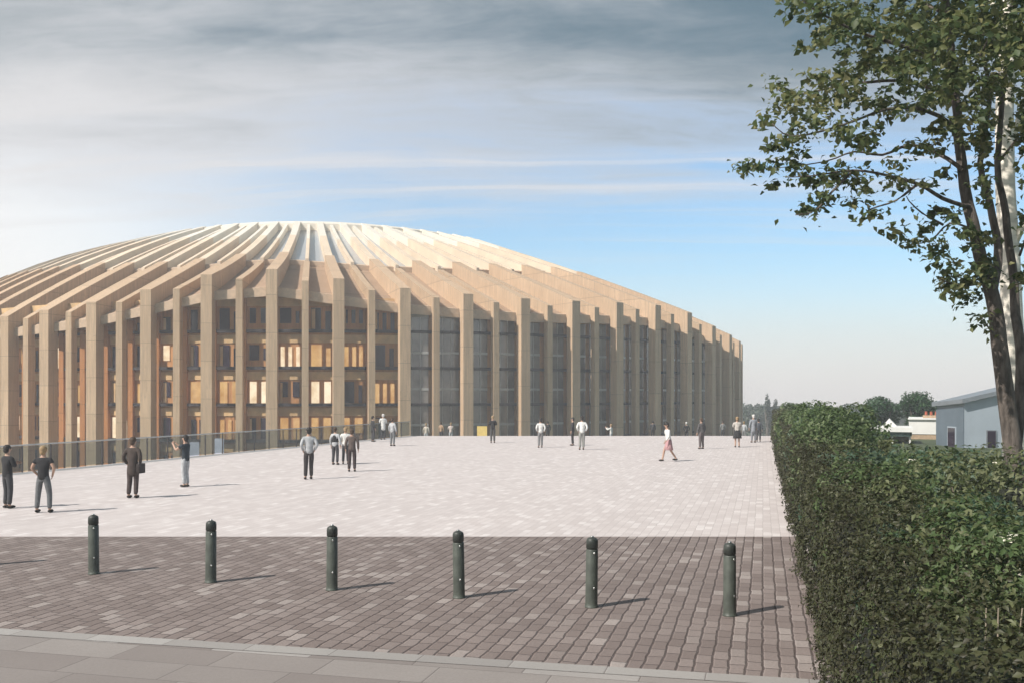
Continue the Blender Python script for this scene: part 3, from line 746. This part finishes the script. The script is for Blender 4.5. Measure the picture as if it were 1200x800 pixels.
for Y in (3.4, 4.2, 5.2, 6.4, 7.6, 9, 10.5, 12.2, 14, 16, 18.5, 21, 24, 27.5, 31.5, 36, 41, 47, 54, 62):
    off = rnd.uniform(.92, 1.15) + (.2 if Y < 5 else 0); zt = rnd.uniform(2.12, 2.32) if Y < 17 else rnd.uniform(2.25, 2.95); px = 600 + F * (hx(Y) + off) / Y; py = HY + (EYE - zt) * F / Y
    shrub('one of the mixed green shrubs growing tight against the back of the hedge', px, py, Y, rnd.uniform(.8, .98) * (1 if Y < 20 else 1.2), (A_, B_, C_, A_)[k % 4], .036 + .0034 * Y, int(5600 - 70 * Y), 'shrubs tight against the hedge', 0, .45); k += 1
for args in (
    ('olive shrub at the far end of the hedge beside the plaza', 930, 490, 62, 1.5, C_, .20, 500),
    ('bright green shrub second from the far end of the hedge', 944, 487, 52, 1.6, A_, .19, 600),
    ('green shrub just left of the flat-roofed canopy', 958, 488, 43, 1.6, A_, .17, 800),
    ('blue green tall shrub below the distant wood', 978, 487, 35, 1.6, B_, .15, 1100),
    ('tall mid green shrub left of the dark trees', 1000, 491, 29, 1.6, A_, .13, 1500),
    ('olive shrub in front of the dark open canopy', 1028, 518, 24, 2.0, C_, .12, 1500),
    ('mid green shrub in front of the tan wall', 1058, 527, 20.5, 2.0, A_, .11, 1700),
    ('olive shrub with white blossom below the slate door', 1095, 531, 17.5, 1.8, C_, .10, 2000),
    ('mid green shrub below the pale grey cladding', 1130, 528, 15.5, 1.7, A_, .095, 2200),
    ('dark blue green shrub at the foot of the dark trunk', 1168, 520, 14.2, 1.6, B_, .09, 2200),
    ('olive shrub at the right edge beside the pale trunk', 1215, 524, 12.5, 1.6, C_, .085, 2200),
    ('blue green shrub leaning over the hedge below the canopy', 1005, 556, 17.5, 1.1, B_, .10, 1500),
    ('long leaved mid green shrub leaning over the middle of the hedge', 1048, 568, 13.2, 1.1, A_, .09, 2200),
    ('blue green shrub over the hedge left of the blossom', 1092, 580, 10.9, 1.05, B_, .08, 2400),
    ('olive shrub with a few white blossom heads near the right edge', 1168, 585, 7.4, .95, C_, .07, 2600),
    ('mid green shrub in the lower right corner', 1205, 600, 8.4, 1.0, A_, .065, 2800)):
    lab = args[0]; bl_ = 8 if 'blossom heads' in lab else 7 if 'blossom below' in lab else 3 if 'pale grey cladding' in lab else 0
    shrub(*args, GS, bl_)
# pale dry stems at the lower right
st = empty('dry_stems', at(1172, 760, 5.2) * 1.0); st.location.z = 0; tag(st, 'pale bare stems rising through the hedge in the lower right corner', 'plant')
mb = MB()
for k in range(6):
    x = (k - 2.5) * .05; mb.tube([(x, rnd.uniform(-.1, .1), .6), (x * 1.3, -.15, 1.3), (x * 1.6 + rnd.uniform(-.04, .04), -.25, 2.02)], [.009, .007, .003], 5)
mb.build('stem', M['twig'], st)

# ------------------------------------------------------------------ the big tree and the pale trunk at the right
TY = 14.0
tb = at(1192, 600, TY); tree = empty('tree', (tb.x, tb.y, -.02)); tag(tree, 'tall leafy tree with dark leaning trunk overhanging the right of the plaza', 'tree')
TO = Vector(tree.location)
def w3(px, py, dy=0.0): return at(px, py, TY + dy) - TO
mb = MB()
def limb(ps, r0, r1, n=8):
    pts = [w3(*p) for p in ps]; m = len(pts)
    fine = []
    for j in range(m - 1):           # round the bends and add a little wander
        p0, p1, p2, p3 = pts[max(j - 1, 0)], pts[j], pts[j + 1], pts[min(j + 2, m - 1)]
        for t in (0, .33, .67):
            q = .5 * ((2 * p1) + (p2 - p0) * t + (2 * p0 - 5 * p1 + 4 * p2 - p3) * t * t + (3 * p1 - p0 - 3 * p2 + p3) * t ** 3)
            fine.append(q + Vector((noise.noise(q * 1.7), noise.noise(q * 1.7 + Vector((5, 0, 0))), 0)) * .03)
    fine.append(pts[-1]); k = len(fine)
    mb.tube(fine, [r0 + (r1 - r0) * (j / (k - 1)) for j in range(k)], n)
    return fine
base = Vector((0, 0, 0))
limb([(1193, 720, 0), (1190, 560, 0), (1181, 480, 0), (1171, 400, 0), (1163, 350, 0), (1149, 300, 0), (1134, 240, .1), (1125, 180, .2), (1119, 110, .3), (1112, 30, .3), (1100, -80, .2), (1085, -190, 0)], .14, .03, 12)
limb([(1190, 520, .1), (1198, 430, .3), (1192, 370, .5), (1187, 310, .7), (1178, 250, .8), (1170, 190, 1.0), (1176, 110, 1.2), (1186, 20, 1.3), (1190, -120, 1.4)], .085, .022, 10)
limb([(1162, 345, .1), (1170, 290, .5), (1160, 240, .7), (1150, 190, .8), (1160, 120, 1.0), (1150, 40, 1.0), (1160, -70, 1.)], .07, .015)
BR = [[(1136, 243, 0), (1105, 233, -.3), (1075, 216, -.5), (1040, 206, -.6), (1000, 200, -.7), (955, 206, -.8), (920, 208, -.8)],
      [(1128, 200, 0), (1100, 180, .3), (1068, 170, .5), (1035, 182, .6), (1000, 178, .6), (965, 190, .6), (905, 198, .5)],
      [(1122, 150, 0), (1085, 130, -.4), (1040, 128, -.7), (985, 148, -.9), (930, 160, -1.0), (905, 145, -1.)],
      [(1119, 115, 0), (1060, 95, .5), (990, 100, .8), (930, 112, .9), (903, 100, .9)],
      [(1116, 80, 0), (1060, 55, -.5), (1000, 35, -.9), (950, 8, -1.1), (930, -10, -1.2)],
      [(1110, 20, 0), (1060, -10, .6), (1010, -45, .8), (960, -60, .9)],
      [(1140, 270, 0), (1112, 262, .2), (1090, 282, .3), (1066, 287, .3)], [(1104, 264, .2), (1080, 250, .2), (1062, 230, .2)],
      [(1156, 330, 0), (1135, 335, -.3), (1112, 332, -.4), (1100, 325, -.4)],
      [(1075, 216, -.5), (1050, 235, -.6), (1020, 245, -.7), (1010, 255, -.7)], [(1000, 200, -.7), (975, 225, -.8), (955, 247, -.8), (932, 252, -.9)],
      [(1172, 190, 1.0), (1200, 150, 1.0), (1230, 100, 1.0)], [(1119, 110, .3), (1145, 70, -.6), (1170, 20, -1.)], [(1196, 300, .7), (1215, 250, .4), (1240, 200, .2)],
      [(1174, 400, 0), (1160, 385, -.3), (1150, 372, -.4)]]
tips = []
for b in BR:
    f = limb(b, .032 if len(b) > 4 else .02, .006, 6); tips += f[3:]
trunk = mb.build('trunk', M['bark'], tree, True)
CL = [(945, 8, 30, 20), (975, 20, 38, 28), (1010, 40, 42, 28), (1050, 25, 55, 38), (1105, 30, 60, 45), (1155, 40, 50, 55), (1190, 60, 36, 60), (1060, 78, 52, 28), (1120, 85, 50, 36), (1150, 118, 30, 36), (1205, 160, 16, 40),
      (1005, 78, 36, 18), (975, 92, 28, 14), (925, 118, 28, 15), (958, 122, 34, 17), (1000, 112, 38, 18), (1040, 125, 34, 15), (1085, 118, 30, 18), (985, 150, 34, 11), (1010, 165, 26, 9), (945, 142, 22, 8), (905, 96, 9, 5), (918, 108, 9, 9),
      (896, 142, 10, 6), (915, 160, 13, 8), (935, 170, 20, 9), (890, 193, 16, 9), (925, 196, 16, 11), (908, 175, 12, 6), (948, 210, 20, 7), (980, 212, 20, 9), (868, 197, 5, 2.5), (998, 198, 10, 8), (1020, 213, 28, 9), (1045, 208, 16, 7), (1080, 214, 12, 6),
      (945, 246, 20, 9), (968, 232, 9, 6), (1002, 240, 9, 10), (1022, 255, 7, 6), (910, 218, 6, 2), (1054, 272, 7, 4), (1075, 284, 15, 10), (1095, 292, 14, 10), (1090, 265, 9, 8), (1098, 245, 8, 9), (1108, 310, 10, 6), (1118, 322, 13, 6), (1128, 346, 16, 16), (1108, 337, 8, 4), (1146, 318, 14, 22), (1140, 280, 12, 16),
      (1158, 285, 9, 16), (1164, 330, 7, 12), (1200, 330, 5, 24), (1150, 375, 9, 6), (1105, 205, 10, 6), (1094, 175, 12, 12), (1110, 150, 18, 14), (1150, 165, 22, 26), (1152, 220, 9, 20), (1204, 260, 7, 34), (1120, 250, 8, 12), (1064, 60, 40, 20), (1050, 192, 8, 4), (1066, 176, 8, 5),
      (1010, -40, 70, 35), (1100, -60, 90, 50), (1190, -40, 60, 60), (1080, -140, 80, 50), (1170, -150, 70, 50), (1240, 60, 40, 90), (1235, 180, 30, 50), (950, -45, 40, 20)]
P_, N_, Z_ = [], [], []
for px, py, a, b in CL:
    big = a > 26
    # each mass breaks into small sprays of leaves with gaps between them
    ns = max(2, int(a * b / (42 if big else 28)))
    for _ in range(ns):
        u, v = rnd.gauss(0, .5), rnd.gauss(0, .5)
        cdy = rnd.gauss(0, 1.0 if big else .35) + (rnd.choice((-.8, .6)) if big else -.3)
        c = w3(px + a * u, py + b * v, cdy)
        m_ = rnd.randint(9, 19); r_ = rnd.uniform(.10, .20)
        p, d_ = ellipsoid_pts(tuple(c), (r_ * 1.4, r_ * 1.4, r_ * .8), m_, .2)
        P_.append(p); N_.append(d_ * .5 + NR.normal(0, .5, d_.shape) + [0, -.15, .7]); Z_.append(np.full(m_, rnd.uniform(.085, .13)))
for q in tips:
    m_ = rnd.randint(1, 4); P_.append(np.array(q) + NR.normal(0, .12, (m_, 3))); N_.append(NR.normal(0, .6, (m_, 3)) + [0, 0, .7]); Z_.append(np.full(m_, .10))
leaf_mesh('crown', np.concatenate(P_), np.concatenate(N_), np.concatenate(Z_), M['leaf_tree'], tree, .68)

b2 = at(1190, 560, 17.0); birch = empty('tree', (b2.x, b2.y, -.02)); tag(birch, 'pale barked tree standing behind the dark trunk at the right edge', 'tree')
mb = MB(); BO = Vector(birch.location)
mb.tube([at(px, py, 17 + dy) - BO for px, py, dy in ((1190, 680, 0), (1188, 520, 0), (1187, 400, 0), (1183, 300, 0), (1178, 220, .1), (1177, 130, .1), (1183, 20, .2), (1186, -180, .2))], [.22, .19, .18, .17, .16, .15, .13, .08], 14)
for a in ([(1182, 180, .1), (1200, 120, .3), (1225, 60, .4)], [(1181, 60, .1), (1165, 10, .3), (1140, -60, .4)], [(1183, 300, 0), (1205, 250, -.2), (1235, 200, -.4)]):
    mb.tube([at(px, py, 17 + dy) - BO for px, py, dy in a], [.07, .045, .015], 7)
mb.build('trunk', M['pale_bark'], birch, True)
P_, N_ = [], []
for px, py, a, b in ((1225, 60, 24, 60), (1150, -60, 70, 40), (1200, -90, 70, 60), (1230, 200, 30, 50), (1175, -150, 80, 60), (1210, 130, 12, 30)):
    for _ in range(int(a * b / 40)):
        c = at(px + a * rnd.gauss(0, .5), py + b * rnd.gauss(0, .5), 17 + rnd.gauss(.4, .8)) - BO
        p, d_ = ellipsoid_pts(tuple(c), (.25, .25, .14), 10, .2); P_.append(p); N_.append(d_ + NR.normal(0, .5, d_.shape) + [0, 0, .7])
P_ = np.concatenate(P_); leaf_mesh('crown', P_, np.concatenate(N_), np.full(len(P_), .11), M['leaf_tree'], birch, .65)

# ------------------------------------------------------------------ houses and trees beyond the hedge
def bx(mb, px0, px1, y0, y1, Y, dep, z0=None):
    a = at(px0, y0, Y); b = at(px1, y1, Y)
    return mb.box(a.x, b.x, Y, Y + dep, b.z if z0 is None else z0, a.z)
Yg = 58.0; zg = gz(25, Yg)
gh = empty('grey_building', (at(1098, 500, Yg).x, Yg, zg)); tag(gh, 'blue grey clad building with a sloping roof edge behind the shrubs', 'building'); GO = Vector(gh.location)
cx_ = at(1130, 500, Yg).x; Yk = cx_ * F / (1098 - 600); zf, zb_ = at(0, 471, Yg).z, at(0, 475, Yk).z
gh.location = (cx_, Yg, zg); GO = Vector(gh.location); DD = Yk - Yg; HF, HB, HR = zf - zg, zb_ - zg, zf - zg + 1.5; WD = 6.5
mb = MB().add([(0, .005, 0), (WD, .005, 0), (WD, .005, HR), (0, .005, HF), (0, DD, 0), (WD, DD, 0), (WD, DD, HR - .2), (0, DD, HB)], [(0, 1, 2, 3), (5, 4, 7, 6), (4, 0, 3, 7), (1, 5, 6, 2), (3, 2, 6, 7), (0, 4, 5, 1)])
mb.build('wall', M['grey_clad'], gh)
MB().add([(-.06, 0, 0), (-.003, 0, 0), (-.003, 0, HF - .28), (-.06, 0, HF - .28), (-.06, DD, 0), (-.003, DD, 0), (-.003, DD, HB - .22), (-.06, DD, HB - .22)], [(0, 1, 2, 3), (5, 4, 7, 6), (4, 0, 3, 7), (1, 5, 6, 2), (3, 2, 6, 7), (0, 4, 5, 1)]).build('slate_panel', M['slate_clad'], gh)
sl = (HR - HF) / WD
MB().add([(-.25, -.3, HF - .25 * sl + .005), (WD + .3, -.3, HR + .3 * sl + .005), (WD + .3, -.3, HR + .3 * sl + .26), (-.25, -.3, HF - .25 * sl + .26), (-.25, DD + .2, HB - .05), (WD + .3, DD + .2, HR - .2 + .3 * sl), (WD + .3, DD + .2, HR + .06 + .3 * sl), (-.25, DD + .2, HB + .21)], [(0, 1, 2, 3), (5, 4, 7, 6), (4, 0, 3, 7), (1, 5, 6, 2), (3, 2, 6, 7), (0, 4, 5, 1)]).build('roof', M['roof_edge'], gh)
fr = MB().box(-.10, -.063, DD * .24, DD * .55, 0, 2.26).build('door_frame', M['grey_clad'], gh)
MB().box(-.125, -.103, DD * .27, DD * .52, .02, 2.18).build('door', M['win_dark'], fr)
for x in (1.3, 2.3):
    w = MB().box(x, x + .6, -.055, .002, 1.0, 2.1).build('window', M['roof_edge'], gh)
    MB().box(x + .06, x + .54, -.07, -.058, 1.06, 2.04).build('pane', M['win_dark'], w)
Yw = 70.0; zw = gz(30, Yw) - .4
wh = empty('white_house', (at(1065, 500, Yw).x, Yw, zw)); wh.rotation_euler.z = R(-23); tag(wh, 'small white house with tan brick base and red chimney pots', 'house'); WO = Vector(wh.location)
def lb(p0, p1, y0, y1, n0, n1, O): a = at(p0, y0, Yw); b = at(p1, y1, Yw); return (a.x - O.x, b.x - O.x, n0, n1, b.z - O.z, a.z - O.z)
MB().box(*lb(1065, 1100, 491, 508, 0, 5, WO)).build('wall', M['white_wall'], wh)
x0, x1, n0, n1, z0, z1 = lb(1065, 1100, 508.1, 545, .05, 5, WO); MB().box(x0, x1, n0, n1, z0 - .2, z1).build('base_wall', M['tan_wall'], wh)
MB().box(*lb(1064, 1101, 489.6, 490.9, -.15, 5.2, WO)).build('roof', M['white_wall'], wh)
st_ = MB().box(*lb(1080, 1099, 486.5, 489.5, 1.5, 2.3, WO)).build('chimney', M['tan_wall'], wh)
for px in (1082, 1087.5, 1093):
    x0, x1, n0, n1, z0, z1 = lb(px, px + 3.6, 482, 486.4, 1.7, 2.0, WO); c = ((x0 + x1) / 2, 1.9, z0)
    MB().lathe([(.10, 0), (.115, .05), (.095, .1), (.09, z1 - z0 - .04), (.11, z1 - z0)], 12, c).build('chimney_pot', M['terracotta'], st_, True)
x0, x1, n0, n1, z0, z1 = lb(1090, 1098, 515, 540, -.03, .047, WO); w = MB().box(x0, x1, n0, n1, z0, z1).build('door', M['white_wall'], wh)
Yc = 64.0; zc = gz(25, Yc) - .2
pv = empty('pavilion', (at(1020, 500, Yc).x, Yc, zc)); pv.rotation_euler.z = R(-21); tag(pv, 'low open pavilion with flat pale roof and dark green fascia', 'pavilion'); VO = Vector(pv.location)
def lv(p0, p1, y0, y1, n0, n1): a = at(p0, y0, Yc); b = at(p1, y1, Yc); return (a.x - VO.x, b.x - VO.x, n0, n1, b.z - VO.z, a.z - VO.z)
MB().box(*lv(1018, 1066, 500, 505, -.4, 4)).build('roof', M['white_wall'], pv)
MB().box(*lv(1020, 1065, 505.05, 510, -.2, 3.8)).build('fascia', M['canopy_green'], pv)
MB().box(*lv(1022, 1064, 510.05, 545, 3.0, 3.3)).build('back_wall', M['tan_wall'], pv)
for px in (1022, 1043, 1062): MB().box(*lv(px, px + 2, 510.05, 545, 0, .15)).build('post', M['white_wall'], pv)
x0, x1, n0, n1, z0, z1 = lv(1022, 1034, 491, 499.9, 2, 3.5)
hb = MB(); a, b, c = at(1033, 499.8, Yc), at(1050, 499.8, Yc), at(1041, 490.5, Yc)
vs = [Vector((p.x, y, p.z)) - VO for y in (Yc + .5, Yc + 3) for p in (a, b, c)]; hb.add(vs, [(0, 1, 2), (5, 4, 3), (0, 3, 4, 1), (1, 4, 5, 2), (2, 5, 3, 0)]).build('gable', M['white_wall'], pv)

def far_tree(label, px, ytop, Y, wpx, z0, mat, n, leaf, group, cat='tree', asp=.8, hcr=.75, lobes=9):
    top = at(px, ytop, Y); w = wpx / F * Y; t = empty('tree', (top.x, Y, z0)); tag(t, label, cat, group); h = top.z - z0
    r = w / 2; P_, N_ = [], []
    for k in range(lobes):
        a = rnd.uniform(0, 6.28); q = rnd.random() ** .5 * .62; c = (math.cos(a) * r * q, math.sin(a) * r * q, h * (1 - hcr) + h * hcr * rnd.uniform(.28, .78))
        if k == 0: c = (0, 0, h * .80)
        p, d_ = ellipsoid_pts(c, (r * rnd.uniform(.35, .55),) * 2 + (h * hcr * .2,), n // lobes, .55); P_.append(p); N_.append(d_ + NR.normal(0, .5, d_.shape) + [0, 0, .3])
    P_ = np.concatenate(P_); leaf_mesh('crown', P_, np.concatenate(N_), np.full(len(P_), leaf), mat, t, asp)
    m_ = MB(); m_.tube([(0, 0, 0), (.05, 0, h * .3), (0, .05, h * .7)], [h * .035, h * .027, h * .012], 8)
    for a in range(5): m_.tube([(0, 0, h * .3), (math.cos(a * 1.3) * r * .3, math.sin(a * 1.3) * r * .3, h * .5), (math.cos(a * 1.3) * r * .5, math.sin(a * 1.3) * r * .5, h * .68)], [h * .018, h * .012, h * .005], 5)
    m_.build('trunk', M['bark'], t, True)
GT = 'dark trees behind the white house'
for lab, px, yt, w in (('small dark round tree left of the other two behind the pavilion', 1016, 476, 18), ('dark green round tree behind the pavilion gable', 1034, 460, 40), ('dark green tree behind the white house, the largest of three', 1073, 456, 46), ('small dark tree touching the grey building roof', 1092, 466, 22)):
    far_tree(lab, px, yt, 82, w * 1.25, -1.4, M['leaf_far'], 6000, .17, GT, lobes=14)
# tall trees standing out of the distant wood
for lab, px, yt, w in (('slender pointed hazy tree above the distant wood', 899, 459, 11), ('slim hazy tree right beside the pointed one', 909, 466, 11)):
    far_tree(lab, px, yt, 230, w, -9, M['leaf_wood'], 900, .45, 'hazy trees above the wood', hcr=.95)
P_, N_ = [], []
for k in range(150):
    Y = rnd.uniform(240, 330); px = rnd.uniform(840, 1330); yt = 473 + rnd.uniform(-3, 5) - 4 * noise.noise(Vector((px * .02, 0, 0)))
    t_ = at(px, yt, Y); hh = t_.z + 9.2; r_ = rnd.uniform(3, 5.5)
    p, d_ = ellipsoid_pts((t_.x, Y, t_.z - hh * .42), (r_, r_, hh * .42), 260, .7); P_.append(p); N_.append(d_ + NR.normal(0, .5, d_.shape))
P_ = np.concatenate(P_); wood = leaf_mesh('wood', P_, np.concatenate(N_), np.full(len(P_), .95), M['leaf_wood'], None, .9); tag(wood, 'hazy distant wood along the horizon at the right', 'wood', kind='stuff')

# ------------------------------------------------------------------ air
HAZE = 0.0012
hz, t, b = new_mat('haze'); hz.node_tree.nodes.remove(b)
pv_ = t.node('ShaderNodeVolumePrincipled'); pv_.inputs['Color'].default_value = (.92, .95, 1, 1); pv_.inputs['Density'].default_value = HAZE; pv_.inputs['Anisotropy'].default_value = 0.0
t.l.new(pv_.outputs[0], hz.node_tree.nodes['Material Output'].inputs['Volume'])
o = MB().box(-545, 545, -275, 585, -13, 36).build('haze', hz); o['kind'] = 'stuff'

# ------------------------------------------------------------------ sky and sun
SUN_EL, SUN_AZ = R(44), R(34)      # light travels towards +x and a little away from the camera
to_sun = Vector((-math.cos(SUN_AZ) * math.cos(SUN_EL), -math.sin(SUN_AZ) * math.cos(SUN_EL), math.sin(SUN_EL)))
sd = bpy.data.lights.new('sun', 'SUN'); sd.energy = 4.0; sd.angle = R(.53); sd.color = (1.0, .945, .875)
so = bpy.data.objects.new('sun', sd); link(so); so.rotation_euler = (-to_sun).to_track_quat('-Z', 'Y').to_euler(); so.location = (-30, -20, 40)
W = bpy.data.worlds.new('World'); S.world = W; W.use_nodes = True; t = NT(W.node_tree)
for n in list(t.n): t.n.remove(n)
sky = t.node('ShaderNodeTexSky', sky_type='NISHITA'); sky.sun_disc = False; sky.sun_elevation = SUN_EL
sky.sun_rotation = math.atan2(to_sun.x, to_sun.y); sky.air_density = 1.0; sky.dust_density = 1.2; sky.ozone_density = 1.0
tc = t.node('ShaderNodeTexCoord'); sp = t.node('ShaderNodeSeparateXYZ'); t.l.new(tc.outputs['Generated'], sp.inputs[0])
X, Yy, Z = sp.outputs
zz = t.m('MAXIMUM', Z, 0.0); inv = t.m('DIVIDE', 1.0, t.m('ADD', zz, .10))
uv = t.xyz(t.m('MULTIPLY', X, inv), t.m('MULTIPLY', Yy, inv), 0)
mp = t.node('ShaderNodeMapping'); mp.inputs['Scale'].default_value = (.5, 1.1, 1); mp.inputs['Location'].default_value = (3.1, 1.7, 0); mp.inputs['Rotation'].default_value = (0, 0, R(12)); t.l.new(uv, mp.inputs['Vector'])
wv = t.node('ShaderNodeTexNoise'); wv.inputs['Scale'].default_value = 1.1; wv.inputs['Detail'].default_value = 4; t.l.new(mp.outputs[0], wv.inputs['Vector'])
va = t.node('ShaderNodeVectorMath', operation='MULTIPLY_ADD'); t.l.new(wv.outputs['Color'], va.inputs[0]); va.inputs[1].default_value = (.9, .5, 0); t.l.new(mp.outputs[0], va.inputs[2])
n1 = t.noise(va.outputs[0], .8, 7, .58); n2 = t.noise(va.outputs[0], 2.3, 9, .66)
# a bank of cloud overhead that thins towards the horizon and to the right
cover = t.m('ADD', t.ramp(zz, .10, .33, -.30, .40), t.m('MULTIPLY', X, -.16))
mq = t.node('ShaderNodeMapping'); mq.inputs['Scale'].default_value = (.22, 1.9, 1); mq.inputs['Location'].default_value = (1.3, 5.2, 0); t.l.new(va.outputs[0], mq.inputs['Vector'])
n3 = t.noise(mq.outputs[0], 1.5, 8, .6)
den = t.m('ADD', t.m('ADD', t.m('MULTIPLY', n1, .75), t.m('MULTIPLY', n2, .55)), cover)
mask = t.ramp(den, .50, .95, 0, .92)
thick = t.ramp(t.m('ADD', den, t.m('MULTIPLY', X, .42)), .66, 1.16)
ccol = t.mix(thick, (3.5, 3.5, 3.6), (.50, .86, 1.08))
skyc = t.mix(1.0, sky.outputs[0], (.62, .80, .88), 'MULTIPLY'); skyc = t.mix(t.ramp(zz, 0.0, .15, .75, .0), skyc, (4.9, 4.35, 4.25))
glow = t.ramp(t.m('ADD', t.m('MULTIPLY', X, -1), t.m('MULTIPLY', zz, -.55)), -.06, .42, 0, .88)
skyc = t.mix(glow, skyc, (5.2, 5.05, 4.9))
col = t.mix(mask, skyc, ccol)
streak = t.m('MULTIPLY', t.ramp(n3, .47, .66, 0, .75), t.m('MULTIPLY', t.ramp(zz, .10, .20), t.ramp(zz, .22, .33, 1, .15)))
col = t.mix(streak, col, (3.9, 3.8, 3.8))
bg = t.node('ShaderNodeBackground'); t.l.new(col, bg.inputs[0]); bg.inputs[1].default_value = .15
wo = t.node('ShaderNodeOutputWorld'); t.l.new(bg.outputs[0], wo.inputs[0])

# ------------------------------------------------------------------ camera and output
cd = bpy.data.cameras.new('camera'); cam = bpy.data.objects.new('camera', cd); link(cam)
cam.location = (0, 0, EYE); cam.rotation_euler = (R(90), 0, 0)
cd.sensor_width = 36; cd.lens = 36 * F / 1200; cd.shift_y = (HY - 400) / 1200; cd.clip_end = 6000; cd.clip_start = .05
S.camera = cam
S.view_settings.view_transform = 'Standard'; S.view_settings.look = 'None'; S.view_settings.gamma = 1; S.view_settings.exposure = 0.46
S.view_settings.use_curve_mapping = False
S.cycles.max_bounces = 6; S.cycles.transparent_max_bounces = 12; S.cycles.volume_bounces = 1
